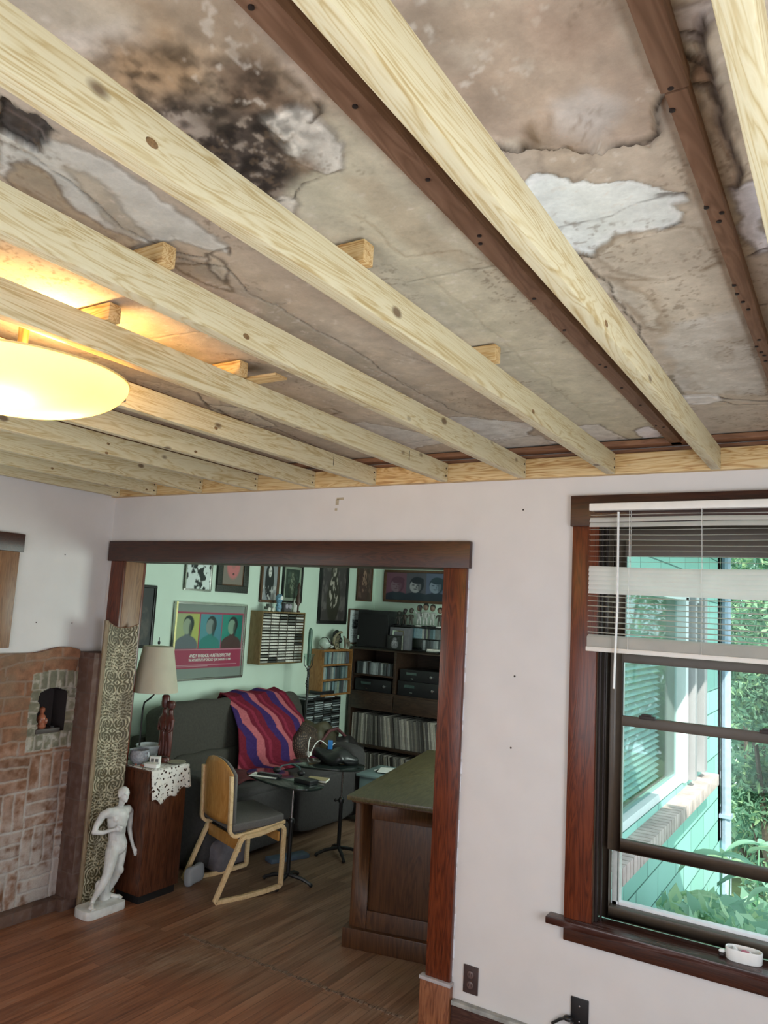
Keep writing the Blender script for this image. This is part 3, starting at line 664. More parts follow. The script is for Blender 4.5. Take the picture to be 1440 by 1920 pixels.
# ================================================================ TRIM, DOOR, WINDOW
def trim(name, box, mat, bevel=.003, parent=None):
    mb = MB(); [mb.box(*b_) for b_ in (box if isinstance(box, list) else [box])]
    o = mb.build(name, mat, parent, bevel=bevel)
    return o if parent else struct(o)
t = thing('door_1', 'wide cased opening to the next room, dark red-brown wood', 'doorway'); struct(t)
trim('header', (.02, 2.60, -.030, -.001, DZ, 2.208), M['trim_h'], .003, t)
trim('casing', (.05, DX0, -.024, -.001, 0, DZ), M['trim'], .003, t)
trim('casing', (DX1, 2.585, -.024, -.001, .25, DZ), M['trim'], .003, t)
trim('plinth_block', (DX1-.02, 2.592, -.036, -.001, 0, .235), wood('plinth_wood', [(.14, .045, .02), (.25, .09, .04), (.32, .13, .06)], (16, 16, 1.5), .4), .003, t)
trim('plinth_cap', (DX1-.024, 2.596, -.040, -.001, .235, .25), plain('worn_grey_edge', (.42, .38, .38), .6), .003, t)
trim('jamb', (DX0-.02, DX0, -.001, .141, 0, DZ), M['jambwood'], .001, t)
trim('jamb', (DX1, DX1+.02, -.001, .141, 0, DZ), M['trim'], .001, t)
trim('head_jamb', (DX0-.02, DX1+.02, -.001, .141, DZ, DZ+.02), plain('dark_green_brown_jamb', (.06, .055, .035), .5), .001, t)
trim('casing', (.05, DX0, .141, .162, 0, DZ), M['trim'], .003, t)
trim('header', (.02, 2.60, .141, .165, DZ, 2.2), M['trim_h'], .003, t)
# chipped paint edge beside the right casing
ch = MB(); z = .27
while z < 2.05:
    h = rnd.uniform(.02, .10)
    if rnd.random() < .75: ch.box(2.585, 2.585+rnd.uniform(.002, .007), -.0025, -.0005, z, z+h)
    z += h+rnd.uniform(0, .03)
struct(ch.build('trim_1', plain('chipped_white_edge', (.85, .85, .9), .8), smooth=0))
struct(MB().box(2.598, XR, -.022, -.001, 0, .168).build('baseboard_right', wood('baseboard_wood', [(.03, .010, .008), (.06, .022, .014), (.09, .04, .03)], (1.2, 16, 16), .45), bevel=.002))
struct(MB().box(2.598, XR, -.032, -.001, .168, .186).build('trim_2', plain('worn_baseboard_cap', (.34, .34, .32), .6, var=.3, scale=25), bevel=.003))
# left wall window, only its right casing shows
t = thing('window_3', 'window casing at the left edge of the photo above the brickwork', 'window'); struct(t)
trim('header', (.001, .030, LW0-.15, LW1+.135, DZ, 2.185), M['trim_h'], .003, t)
trim('casing', (.001, .024, LW1-.005, LW1+.115, 1.53, DZ), M['jambwood'], .003, t)
trim('casing', (.001, .024, LW0-.115, LW0+.005, 1.53, DZ), M['jambwood'], .003, t)
trim('pane', (-.075, -.070, LW0, LW1, 1.55, DZ), M['glass'], 0, t)
trim('window_frame', [(-.10, -.05, LW0, LW1, 1.53, 1.58), (-.10, -.05, LW0, LW1, DZ-.05, DZ), (-.10, -.05, LW0, LW0+.05, 1.58, DZ-.05), (-.10, -.05, LW1-.05, LW1, 1.58, DZ-.05)], M['jambwood'], .002, t)

# threshold: mended end-grain strip across the opening
tm = MB()
for k in range(46):
    x = .9+k*.031; tm.box(x, x+.026, .03+.006*math.sin(k*2.3), .052+.006*math.sin(k*1.7), .0, .0035)
struct(tm.build('trim_3', wood('threshold_mend', [(.05, .02, .012), (.20, .12, .08), (.30, .2, .14)], (30, 3, 3), .6), smooth=0))

# ------------------------------------------------ the window
W = thing('window_1', 'window with dark red casing and brown storm sash', 'window'); struct(W)
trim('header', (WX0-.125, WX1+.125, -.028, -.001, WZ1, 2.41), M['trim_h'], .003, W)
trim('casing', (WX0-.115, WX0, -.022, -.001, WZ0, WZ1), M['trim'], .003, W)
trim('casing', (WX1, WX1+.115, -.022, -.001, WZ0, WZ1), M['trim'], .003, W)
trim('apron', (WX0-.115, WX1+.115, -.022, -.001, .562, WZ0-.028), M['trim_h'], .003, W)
m = wood('worn_stool', [(.030, .009, .006), (.050, .016, .011), (.11, .07, .065)], (1.0, 14, 14), .22); M['stool'] = m
trim('window_stool', (WX0-.18, WX1+.18, -.062, .085, WZ0-.028, WZ0), M['stool'], .006, W)
trim('jamb', [(WX0-.02, WX0, -.001, .141, WZ0, WZ1), (WX1, WX1+.02, -.001, .141, WZ0, WZ1)], M['taupe'], .001, W)
trim('head_jamb', (WX0-.02, WX1+.02, -.001, .141, WZ1, WZ1+.02), M['taupe'], .001, W)
trim('bead', [(WX0, WX0+.012, .012, .03, WZ0, WZ1), (WX0+.016, WX0+.024, .035, .05, WZ0, WZ1), (WX1-.012, WX1, .012, .03, WZ0, WZ1)], M['nail'], .003, W)
# outer frame, upper sash, lower sash slid up, screen rails
trim('window_frame', [(WX0+.0, WX0+.038, .085, .128, WZ0+.002, WZ1), (WX1-.038, WX1, .085, .128, WZ0+.002, WZ1), (WX0+.038, WX1-.038, .085, .128, WZ0+.002, WZ0+.05), (WX0+.038, WX1-.038, .085, .128, WZ1-.05, WZ1)], M['taupe'], .003, W)
sz = [(1.440, 1.480), (1.695, 1.742), (.935, .985)]
def sash(z0, z1, y, name, bw_=.040, bot=.05, top=.042):
    s = MB(); x0, x1 = WX0+.038, WX1-.038
    s.box(x0, x0+bw_, y, y+.022, z0, z1); s.box(x1-bw_, x1, y, y+.022, z0, z1); s.box(x0+bw_, x1-bw_, y, y+.022, z0, z0+bot); s.box(x0+bw_, x1-bw_, y, y+.022, z1-top, z1)
    o = s.build(name, M['taupe'], W, bevel=.003); return o
s1 = sash(.932, 1.742, .058, 'lower_sash', .052)
MB().box(WX0+.089, WX1-.089, .0575, .0785, 1.438, 1.480).build('meeting_rail', M['taupe'], s1, bevel=.003)
MB().box(WX0+.088, WX1-.088, .066, .069, .98, 1.70).build('pane', M['glass'], s1, smooth=0)
s2_ = sash(1.70, WZ1-.02, .095, 'upper_sash', .05, .045, .10)
MB().box(WX0+.088, WX1-.088, .106, .109, 1.745, WZ1-.12).build('pane', M['glass'], s2_, smooth=0)
lt = MB()
for xx in (3.40, 3.62, 3.85, 4.0):
    for zz in ((1.480, 1.742) if xx in (3.40, 3.62, 3.85) else (1.48,)):
        if (xx == 3.62): continue
        lt.box(xx-.032, xx+.032, .040, .062, zz-.004, zz+.010); lt.box(xx-.020, xx+.020, .030, .058, zz+.010, zz+.018)
each(lt, 'sash_latch', M['nail'], W, bevel=.002)
trim('storm_track', [(WX0+.04, WX0+.062, .128, .16, WZ0+.01, WZ1), (WX0+.066, WX0+.072, .128, .17, WZ0+.01, WZ1)], plain('pale_storm_track', (.55, .58, .55), .5), .002, W)
trim('sill_track', (WX0+.038, WX1-.038, .128, .16, WZ0+.03, WZ0+.062), M['bluewhite'], .002, W)
def lathe_pt(): pass

# blind, raised about half way, hanging in front of the casing
B = thing('venetian_blind', 'raised white mini blind, slightly sagging, in the upper half of the dark red window', 'blind', (3.178, -.062, 0))
BW = .985
M['slat'] = translucent('blind_slat', (.86, .84, .80), .38)
MB().box(0, BW, -.018, .018, 2.335, 2.367).build('head_rail', plain('blind_rail', (.80, .77, .72), .35, var=.03), B, bevel=.004)
zs = [2.318, 2.298, 2.276] + [2.254-.0225*i for i in range(7)] + [2.088-.0185*i for i in range(6)]
z = zs[-1]-.022
while z > 1.815: zs.append(z); z -= .0215
def tilt_of(i, z):
    if i in (1, 2): return 55
    if 10 <= i <= 15: return 62
    return 3 if i < 10 else 10
for i, z in enumerate(zs):
    a = math.radians(tilt_of(i, z)); droop = .0 if i < 10 else .004
    s = MB(); h = .0125
    def fn(u, v, a=a, z=z, droop=droop):
        w = (v-.5)*2*h; c = .0016*(1-(2*v-1)**2); zz = z-droop*math.sin(u*PI)+.0012*math.sin(u*9+z*40)
        return (u*BW, w*math.cos(a)-c*math.sin(a), zz+w*math.sin(a)*1.0+c*math.cos(a))
    s.grid(fn, 16, 4); s.build('slat', M['slat'], B, smooth=60)
for k in range(13):
    z = 1.806-.0033*k; s = MB(); s.grid(lambda u, v: (u*BW, (v-.5)*.027, z+.0015*(1-(2*v-1)**2)+.013*(v-.5)-.003*math.sin(u*PI)), 12, 3); s.build('slat', M['slat'], B, smooth=60)
MB().box(-.004, BW+.004, -.015, .015, 1.742, 1.762).build('bottom_rail', plain('blind_bottom', (.74, .70, .64), .4, var=.03), B, bevel=.004)
cd = MB()
for xx in (.17, .45, .80):
    for dy in (-.0135, .0135): cd.tube([(xx, dy, 2.335), (xx, dy, 1.76)], .0011, 5)
each(cd, 'ladder_cord', plain('cord_white', (.75, .75, .73), .8), B)
wd = MB(); wd.tube([(.128, -.030, 2.325), (.131, -.034, 1.95), (.122, -.034, 1.600)], .0048, 8); wd.build('tilt_wand', plain('clear_wand', (.80, .80, .78), .2), B)

# trinket dish and a tiny figure on the stool
D = thing('trinket_dish', 'oval white ceramic trinket dish on the window stool', 'dish', (3.765, .012, WZ0+.0005), .05)
def oval(a, b_, n=32): return [(a*math.copysign(abs(math.cos(q))**.75, math.cos(q)), b_*math.copysign(abs(math.sin(q))**.85, math.sin(q))) for q in [2*PI*i/n for i in range(n)]]
s = MB(); prof = [(.94, 0), (1.0, .004), (1.03, .040), (1.0, .043), (.93, .041), (.90, .006), (0, .005)]
vs = []; fs = []; n = 36
for r, z in prof:
    for p in oval(.062*r, .030*r if r else 0, n): vs.append((p[0], p[1], z))
for i in range(len(prof)-1):
    for j in range(n): fs.append((i*n+j, i*n+(j+1) % n, (i+1)*n+(j+1) % n, (i+1)*n+j))
fs.append(tuple(range(n))[::-1]); s.add(vs, fs); s.build('bowl', M['white'], D, smooth=50)
s = MB(); s.ball((-.030, .004, .028), (.010, .009, .014)); s.ball((-.012, .0, .024), .008); s.ball((.020, .0, .026), (.007, .008, .014)); each(s, 'shell', M['white'], D)
s = MB(); s.ball((.002, .002, .030), (.014, .010, .010)); s.ball((.012, -.004, .034), (.008, .006, .006)); s.build('pink_charm', plain('rose_enamel', (.55, .18, .25), .4), D)
o = thing('tiny_figurine', 'tiny black and white figurine lying at the left end of the white dish', 'figurine', (3.690, .005, WZ0), .4)
s = MB(); s.ball((0, 0, .008), (.012, .007, .0075)); s.ball((.010, .002, .010), .006); s.build('body', M['nail'], o)
s = MB(); s.ball((.002, .003, .020), (.013, .007, .007)); s.build('head', M['white'], o)

# nail holes and old tape mark are part of the wall
hm = MB()
for x, z in ((2.848, 2.357), (2.833, 1.602), (2.826, 1.289)): hm.ball((x, -.0005, z), (.0045, .0015, .0045), 8, 5)
for y, z in ((-.332, 2.092), (-.476, 1.676), (-.231, 1.676)): hm.ball((.0005, y, z), (.0015, .004, .004), 8, 5)
struct(hm.build('wall_back_nail_hole', M['nail']))
hm = MB(); hm.box(1.79, 1.835, -.0012, 0, 2.432, 2.446); hm.box(1.785, 1.805, -.0012, 0, 2.405, 2.436); hm.box(1.782, 1.798, -.0012, 0, 2.375, 2.388)
struct(hm.build('wall_back_glue_mark', plain('old_glue', (.46, .38, .27), .8), smooth=0))

# outlets
O = thing('wall_outlet', 'dark brown double outlet low on the wall right of the opening', 'outlet', (2.642, -.0005, .226))
MB().box(0, .070, -.006, 0, 0, .114).build('cover_plate', plain('brown_bakelite', (.055, .032, .030), .35), O, bevel=.002)
for dz in (.036, .078):
    s = MB(); s.lathe([(.0155, 0), (.0155, .003), (.014, .004)], (.035, -.006, dz), 20, M=Matrix.Rotation(PI/2, 4, 'X')); r_ = s.build('receptacle', plain('dark_brown_socket', (.12, .075, .07), .3), O)
    s = MB(); s.box(.028, .030, -.0106, -.0098, dz-.004, dz+.006); s.box(.040, .042, -.0106, -.0098, dz-.004, dz+.006); each(s, 'slot', M['black'], r_, smooth=0)
O = thing('wall_plate', 'black wall plate with two screws under the window, a cord beside it', 'outlet', (3.124, -.0005, .232))
MB().box(0, .073, -.006, 0, 0, .118).build('cover_plate', M['black'], O, bevel=.002)
s = MB()
for dz in (.030, .088): s.lathe([(.0035, 0), (.0035, .0015), (.002, .002)], (.036, -.006, dz), 12, M=Matrix.Rotation(PI/2, 4, 'X'))
each(s, 'screw', M['steel'], O)
s = MB(); s.tube([(3.05, -.012, .225), (3.085, -.02, .255), (3.118, -.022, .272), (3.14, -.03, .262), (3.15, -.035, .24), (3.15, -.035, .12)], .006, 8)
s.ball((3.118, -.02, .268), (.02, .016, .012)); tag(s.build('power_cord', M['black']), 'short black cord and plug beside the black wall plate', 'cord')

# ------------------------------------------------ bowl lamp
LC = (2.20, -2.10)
Lm = thing('ceiling_lamp', 'lit frosted glass bowl lamp hanging under the joists at the left edge', 'lamp', (LC[0], LC[1], 0))
rz_, R_, hb = 2.455, .29, .108
s = MB(); s.lathe([(0.0, rz_-hb)]+[(R_*math.sin(q), rz_-hb*math.cos(q)) for q in [PI/2*i/14 for i in range(1, 15)]], (0, 0, 0), 56)
M['bowl'] = translucent('frosted_bowl', (1.0, .84, .42), .62, emit=.30, ecol=(1.0, .74, .15))
s.build('glass_bowl', M['bowl'], Lm, smooth=60)
s = MB(); s.lathe([(R_-.003, rz_-.002), (R_+.002, rz_-.002), (R_+.002, rz_+.003), (R_-.003, rz_+.003)], (0, 0, 0), 56); s.build('rim', plain('warm_rim_glass', (.85, .62, .25), .2), Lm)
for a in (math.radians(-48), math.radians(72), math.radians(192)):
    s = MB(); c, q = math.cos(a), math.sin(a)
    s.tube([(c*(R_-.05), q*(R_-.05), rz_+.012), (c*(R_+.006), q*(R_+.006), rz_+.010), (c*(R_+.009), q*(R_+.009), rz_-.010), (c*(R_-.004), q*(R_-.004), rz_-.018)], .004, 8); s.build('clip', M['steel'], Lm)
s = MB(); s.lathe([(.06, ZC-.01), (.06, ZC-.03), (.015, ZC-.04), (.012, rz_+.03), (.03, rz_+.02), (.03, rz_-.0)], (0, 0, 0), 20)
for k in range(3):
    a = math.radians(20+120*k); s.tube([(0, 0, rz_+.012), (math.cos(a)*(R_-.03), math.sin(a)*(R_-.03), rz_+.012)], .005, 6)
s.build('stem', M['brass'], Lm)
for k in range(3):
    a = math.radians(75+120*k); x, y = .125*math.cos(a), .125*math.sin(a)
    b_ = MB(); b_.ball((x*.45, y*.45, rz_-.010), (.026, .026, .03)); b_.build('bulb', translucent('bulb_glass', (1, .95, .8), .5, emit=10, ecol=(1, .80, .45)) if k == 0 else bpy.data.materials['bulb_glass'], Lm)
    l = bpy.data.lights.new('bulb_light', 'POINT'); l.energy = 3.2; l.color = (1.0, .70, .34); l.shadow_soft_size = .03
    lo = bpy.data.objects.new('bulb_light', l); COL.objects.link(lo); lo.location = (LC[0]+x*.9, LC[1]+y*.9, rz_-.068)
l = bpy.data.lights.new('bulb_uplight', 'POINT'); l.energy = 16; l.color = (1.0, .66, .28); l.shadow_soft_size = .05
lo = bpy.data.objects.new('bulb_uplight', l); COL.objects.link(lo); lo.location = (LC[0]+.05, LC[1]+.03, rz_+.035)

# ------------------------------------------------ brick fireplace breast on the left wall
NY0, NY1, NZ0, NZ1 = -.418, -.232, 1.030, 1.262
def brick_col(rs, t):
    return np.array([.34+.12*rs, .125+.06*rs, .075+.05*rs])
ys = np.arange(-1.9, -.17+.004, .006); ys[-1] = -.17; zs_ = np.arange(.06, 1.56, .006)
Yg, Zg = np.meshgrid(ys, zs_)
yw = Yg+(fbm(Yg*12, Zg*12, 3, 21)-.5)*.02; zw = Zg+(fbm(Yg*12, Zg*12, 3, 22)-.5)*.02
mort = np.zeros(Yg.shape); bid = np.zeros(Yg.shape)
def runbond(y, z, L, H, off):
    r = np.floor(z/H); yy = y/L+off*r; c = np.floor(yy); fy = yy-c; fz = z/H-r
    d = np.minimum(np.minimum(fy, 1-fy)*L, np.minimum(fz, 1-fz)*H); return d, r*31+c*7
def soldier(y, z, L, H): return runbond(z, y, L, H, 0.0)
# basket weave below, long bricks above
S = .215
cy_ = np.floor(yw/S); cz_ = np.floor((zw-.06)/S); par = (cy_+cz_) % 2
dh, ih = runbond(yw-cy_*S, (zw-.06)-cz_*S, S, S/3, 0); dv, iv = soldier(yw-cy_*S, (zw-.06)-cz_*S, S, S/3)
dB = np.where(par == 0, dh, dv); iB = np.where(par == 0, ih, iv)+cy_*13+cz_*57
dT, iT = runbond(yw+.06, zw-.06, .23, .085, .5)
top = zw > .90
d = np.where(top, dT, dB); bi = np.where(top, iT, iB)
arch = (zw-1.535+.030*((yw+.285)/.3)**2)
a2_, ia = runbond(yw+.17, arch, .24, .07, .5); isarch = (arch > -.125)
d = np.where(isarch, a2_, d); bi = np.where(isarch, ia+500, bi)
# niche surround of grey-green bricks
sur = (yw > -.48) & (yw < -.134) & (zw > .93) & (zw < 1.395-.02*((yw+.31)/.17)**2)
ds_, is_ = soldier(yw+.48, zw-.93, .60, .058)
dsid, isid = runbond(yw, zw-.03, .4, .07, 0)
tb = (zw < 1.02) | (zw > 1.29)
ds_ = np.where(tb, ds_, dsid); is_ = np.where(tb, is_, isid)
edge_s = np.minimum(np.minimum(yw+.48, -.134-yw), np.minimum(zw-.93, 1.395-zw))
ds_ = np.where(tb, np.minimum(ds_, edge_s), np.minimum(ds_, np.minimum(np.abs(zw-1.02)+.004, np.abs(zw-1.29)+.004)))
d = np.where(sur, ds_, d); bi = np.where(sur, is_+900, bi)
rb = vnoise(bi*.731, bi*.377, 4)
n1_ = fbm(Yg*30, Zg*30, 4, 31); n2_ = fbm(Yg*5, Zg*5, 4, 33)
C = np.stack([.20+.12*rb, .092+.060*rb, .050+.038*rb], -1)*(.55+.9*n1_)[..., None]
C = mixc(C, (.26, .18, .12), ss(.35, .65, n2_)*.6*(Zg > .9))
gs = np.stack([.16+.10*rb, .150+.085*rb, .11+.05*rb], -1)*(.6+.8*n1_)[..., None]
C = np.where(sur[..., None], gs, C)
C = mixc(C, (.62, .55, .50), ss(.55, .75, n1_)*sur*.5)
mk = ss(.0085, .003, d); C = mixc(C, (.29, .21, .16), mk*.8); 
C = mixc(C, (.50, .48, .42), mk*sur*.5)
ww = ss(1.05, .25, Zg+(n2_-.5)*.9)*ss(.30, .62, n1_*.5+n2_*.5)      # whitewash worn on the lower bricks
C = mixc(C, (.52, .475, .45), np.clip(ww*.80+mk*ss(1.15, .6, Zg)*.45, 0, .88))
Hh = .022+.006*ss(.002, .008, d)+.002*n1_
V = np.stack([Hh, Yg, Zg], -1).reshape(-1, 3)
F = gridfaces(len(ys)-1, len(zs_)-1)
fy_ = V[F[:, 0], 1]+.003; fz_ = V[F[:, 0], 2]+.003
archn = NZ1+.028-.028*((fy_-(NY0+NY1)/2)/(.5*(NY1-NY0)))**2
hole = (fy_ > NY0+.008*np.sin(fz_*60)) & (fy_ < NY1) & (fz_ > NZ0) & (fz_ < archn)
topz = 1.497+.036*np.exp(-((fy_+.285)/.13)**2)
keep = ~hole & (fz_ < topz)
FP = thing('fireplace', 'old brick fireplace breast with basket weave courses and a small arched niche', 'fireplace')
colour_mesh('brick_face', V, F[keep], C.reshape(-1, 3), pigment('old_brick', .85, .25, 120, .25, .5), FP)
tb = MB(); n = 40
pts = [(-1.9, 1.497)]+[(y, 1.497+.036*math.exp(-((y+.285)/.13)**2)) for y in np.linspace(-.9, -.17, n)]
tb.add([(.001, y, z) for y, z in pts]+[(.030, y, z) for y, z in pts], [(i, i+1, len(pts)+i+1, len(pts)+i) for i in range(len(pts)-1)])
M['brickside'] = None
m, nt, b = newmat('pilaster_brick'); L = nt.links.new
tc = N(nt, 'ShaderNodeTexCoord'); sp = N(nt, 'ShaderNodeSeparateXYZ'); L(tc.outputs['Object'], sp.inputs[0]); cb = N(nt, 'ShaderNodeCombineXYZ')
ax = N(nt, 'ShaderNodeMath', operation='ADD'); L(sp.outputs[0], ax.inputs[0]); L(sp.outputs[1], ax.inputs[1]); L(ax.outputs[0], cb.inputs[0]); L(sp.outputs[2], cb.inputs[1])
br = N(nt, 'ShaderNodeTexBrick'); br.inputs['Scale'].default_value = 1; br.inputs['Brick Width'].default_value = .11; br.inputs['Row Height'].default_value = .21; br.inputs['Mortar Size'].default_value = .004
br.inputs['Color1'].default_value = (.085, .040, .028, 1); br.inputs['Color2'].default_value = (.13, .070, .05, 1); br.inputs['Mortar'].default_value = (.11, .07, .055, 1); L(cb.outputs[0], br.inputs['Vector'])
n_ = N(nt, 'ShaderNodeTexNoise', Scale=22, Detail=6); L(tc.outputs['Object'], n_.inputs['Vector']); mx = N(nt, 'ShaderNodeMix', data_type='RGBA'); mr = N(nt, 'ShaderNodeMapRange'); mr.inputs['From Min'].default_value = .45; mr.inputs['From Max'].default_value = .8; mr.inputs['To Max'].default_value = .6
L(n_.outputs[0], mr.inputs['Value']); L(mr.outputs[0], mx.inputs[0]); L(br.outputs[0], mx.inputs[6]); mx.inputs[7].default_value = (.19, .13, .115, 1); L(mx.outputs[2], b.inputs['Base Color']); b.inputs['Roughness'].default_value = .8
bump(nt, b, n_.outputs[0], .5, .004); M['brickside'] = m
tb.build('top_course', plain('brick_top', (.26, .12, .08), .85, var=.2), FP)
MB().box(.002, .165, -.17, -.002, .066, 1.502).build('pilaster', M['brickside'], FP, bevel=.003)
# hearth kerb
hb_ = MB(); hb_.box(.002, .095, -1.9, -.205, 0, .066); hb_.box(.002, .135, -.203, -.002, 0, .066)
hb_.build('hearth_kerb', M['brickside'], FP, bevel=.004)
ni = MB(); D_ = .13; nn = 10
arc = [(NY0, NZ0), (NY1, NZ0), (NY1, NZ1)]+[(NY1+(NY0-NY1)*i/nn, NZ1+.03*math.sin(PI*i/nn)) for i in range(1, nn)]+[(NY0, NZ1)]
k = len(arc); ni.add([(.028, y, z) for y, z in arc]+[(.028-D_, y, z) for y, z in arc], [(i, (i+1) % k, k+(i+1) % k, k+i) for i in range(k)]+[tuple(range(k, 2*k))])
ni.build('niche_lining', plain('dark_niche', (.030, .022, .022), .6), FP, smooth=0)  # lining is near black all over
MB().box(-.06, .034, NY0-.004, NY1-.03, NZ0-.004, NZ0+.022).build('niche_shelf', plain('shelf_dark', (.05, .035, .03), .5), FP, bevel=.002)
# the wall needs its own recess for the niche: small statuette sits in it
S_ = thing('niche_statuette', 'small reddish seated statuette in the dark brick niche', 'figurine', (-.012, NY0+.055, NZ0+.0225))
s = MB(); s.lathe([(.026, 0), (.030, .01), (.022, .03), (.028, .05), (.024, .07), (.010, .085), (.017, .10), (.017, .115), (.0, .128)], (0, 0, 0), 14); s.ball((.015, -.02, .04), (.014, .01, .02)); s.ball((.015, .02, .04), (.014, .01, .02))
s.build('figure', plain('copper_clay', (.30, .10, .055), .25, var=.3), S_)
o = tag(MB().lathe([(.014, 0), (.016, .008), (.008, .010), (0, .010)], (-.002, NY0+.125, NZ0+.0225), 14).build('trinket', M['steel']), 'tiny shiny metal trinket beside the niche statuette', 'trinket')

# ================================================================ THINGS BY THE OPENING
# tall embossed panel, bent like a trough, leaning beside the left jamb
PA, PB_ = np.array([.180, -.107]), np.array([.230, .096]); PW = float(np.linalg.norm(PB_-PA)); PH = 1.70
T = thing('embossed_panel', 'tall curved panel of gold and olive scrollwork standing beside the left door jamb', 'panel', (float(PA[0]), float(PA[1]), 0), math.atan2(PB_[1]-PA[1], PB_[0]-PA[0]))
nx, ny = 90, 560
u, v = np.meshgrid(np.linspace(0, 1, nx+1), np.linspace(0, 1, ny+1))
sym = np.abs(u-.52); zc = v*PH
per = .52; zz = np.abs((zc/per) % 1-.5)*per
zq = np.abs((zc/.30) % 1-.5)*2; X_ = sym*2.2; wob = (fbm(X_*3.5, zq*3.5, 3, 41)-.5)*2.4
r1 = np.hypot(X_-.45, (zq-.28)*1.5); r2 = np.hypot(X_-.15, (zq-.72)*1.4); r3 = np.hypot(X_-.85, (zq-.80)*1.5)
a1 = np.arctan2(zq-.28, X_-.45)
wv = np.minimum(np.minimum(np.abs(np.sin(17*r1+a1+wob)), np.abs(np.sin(20*r2-1.5*np.arctan2(zq-.72, X_-.15)+wob))+.1*(r2 > .3)+.6*(r2 > .45)), np.abs(np.sin(18*r3+2*wob))+.6*(r3 > .36))
lf = (fbm(X_*9, zq*11, 4, 42)-.5)*1.5
g = ss(.62, .30, wv+lf)
C = mixc(np.zeros(u.shape+(3,))+np.array([.115, .095, .045]), (.60, .54, .38), g)
C *= (.75+.5*fbm(u*12, zc*30, 3, 43))[..., None]
C = mixc(C, (.10, .075, .04), ss(.55, .75, fbm(u*4, zc*6, 4, 44))*.5)
C = mixc(C, (.30, .20, .11), ss(.075, .05, u)*1.0)
depth = .025*(1-(2*u-1)**2)
ztop = PH-.035*(1-(2*u-1)**2)*1.0-.012*u
V = np.stack([u*PW, depth-g*.004, v*ztop], -1).reshape(-1, 3)
colour_mesh('panel_face', V, gridfaces(nx, ny), C.reshape(-1, 3), pigment('embossed_gold', .5, .5, 160, .3, .4), T)
s = MB(); s.grid(lambda a, b_: (a*PW, .025*(1-(2*a-1)**2)+.006, b_*(PH-.035*(1-(2*a-1)**2)-.012*a)), 16, 1); s.build('panel_back', M['oldwood'], T, solid=.004)
MB().box(-.016, .004, -.004, .016, 0, PH+.004).build('edge_strip', wood('pale_edge', [(.20, .14, .085), (.32, .24, .15)], (20, 20, 2), .6), T, bevel=.002)
s = MB(); s.tube([(a*PW, .025*(1-(2*a-1)**2), PH-.035*(1-(2*a-1)**2)-.012*a) for a in [i/12 for i in range(13)]], .0035, 6); s.build('top_edge', M['oldwood'], T)

# plaster statue ---------------------------------------------------------
ST = thing('plaster_statue', 'white plaster statue of a striding nude man on a thick oblong base', 'statue', (.295, -.055, 0))
def S(x, y, z): return (x-.295, y+.055, z)
M['plaster'] = plain('worn_plaster', (.66, .66, .645), .38, var=.22, scale=14, bmp=.2)
s = MB(); poly = []
bx0, bx1, by0, by1 = -.078, .078, -.138, .132
for cx_, cy_, a0 in ((bx1-.02, by1-.02, 0), (bx0+.03, by1-.03, 90), (bx0+.05, by0+.05, 180), (bx1-.03, by0+.03, 270)):
    rr_ = {0: .02, 90: .03, 180: .05, 270: .03}[a0]
    for k in range(6): q = math.radians(a0+18*k); poly.append((cx_+rr_*math.cos(q), cy_+rr_*math.sin(q)))
s.prism(poly, 0, .048); s.build('base', M['plaster'], ST, bevel=.004)
vs = [S(.29, .045, .352),   # 0 pelvis
      S(.285, .035, .395), S(.285, .025, .435), S(.292, .020, .490), S(.292, .020, .535), S(.290, .022, .562), S(.298, .030, .592), S(.302, .036, .628), S(.300, .038, .668), S(.297, .040, .690),  # spine..head 9
      S(.29, -.048, .562), S(.275, -.078, .552), S(.268, -.110, .500), S(.270, -.128, .462), S(.305, -.098, .458), S(.335, -.058, .470), S(.350, -.040, .474),   # right arm 10-16
      S(.29, .090, .556), S(.282, .118, .540), S(.278, .128, .485), S(.280, .128, .435), S(.300, .128, .385), S(.318, .132, .345), S(.330, .136, .322),   # left arm 17-23
      S(.295, .000, .335), S(.315, -.022, .280), S(.330, -.048, .215), S(.318, -.078, .150), S(.300, -.110, .082), S(.300, -.118, .062), S(.330, -.140, .058), S(.352, -.150, .056),  # right leg 24-31
      S(.28, .070, .330), S(.285, .066, .275), S(.292, .058, .205), S(.275, .046, .150), S(.252, .036, .085), S(.250, .036, .063), S(.290, .058, .057), S(.318, .072, .055)]  # left leg 32-39
ed = [(0, 1), (1, 2), (2, 3), (3, 4), (4, 5), (5, 6), (6, 7), (7, 8), (8, 9), (4, 10), (10, 11), (11, 12), (12, 13), (13, 14), (14, 15), (15, 16), (4, 17), (17, 18), (18, 19), (19, 20), (20, 21), (21, 22), (22, 23),
      (0, 24), (24, 25), (25, 26), (26, 27), (27, 28), (28, 29), (29, 30), (30, 31), (0, 32), (32, 33), (33, 34), (34, 35), (35, 36), (36, 37), (37, 38), (38, 39)]
rd = [.050, .046, .044, .054, .052, .030, .018, .024, .028, .020, .030, .024, .019, .016, .014, .011, .012, .030, .023, .019, .016, .013, .011, .012,
      .038, .034, .026, .024, .014, .014, .013, .009, .038, .034, .026, .024, .014, .014, .013, .009]
rd = [(r*1.22, r*1.22) for r in rd]
for i in (0, 1, 2, 3, 4): rd[i] = (rd[i][0]*1.16, rd[i][1]*1.05)
for i in (24, 25, 26, 27, 32, 33, 34, 35): rd[i] = (rd[i][0]*1.14, rd[i][1]*1.14)
s = MB(); kk = .77
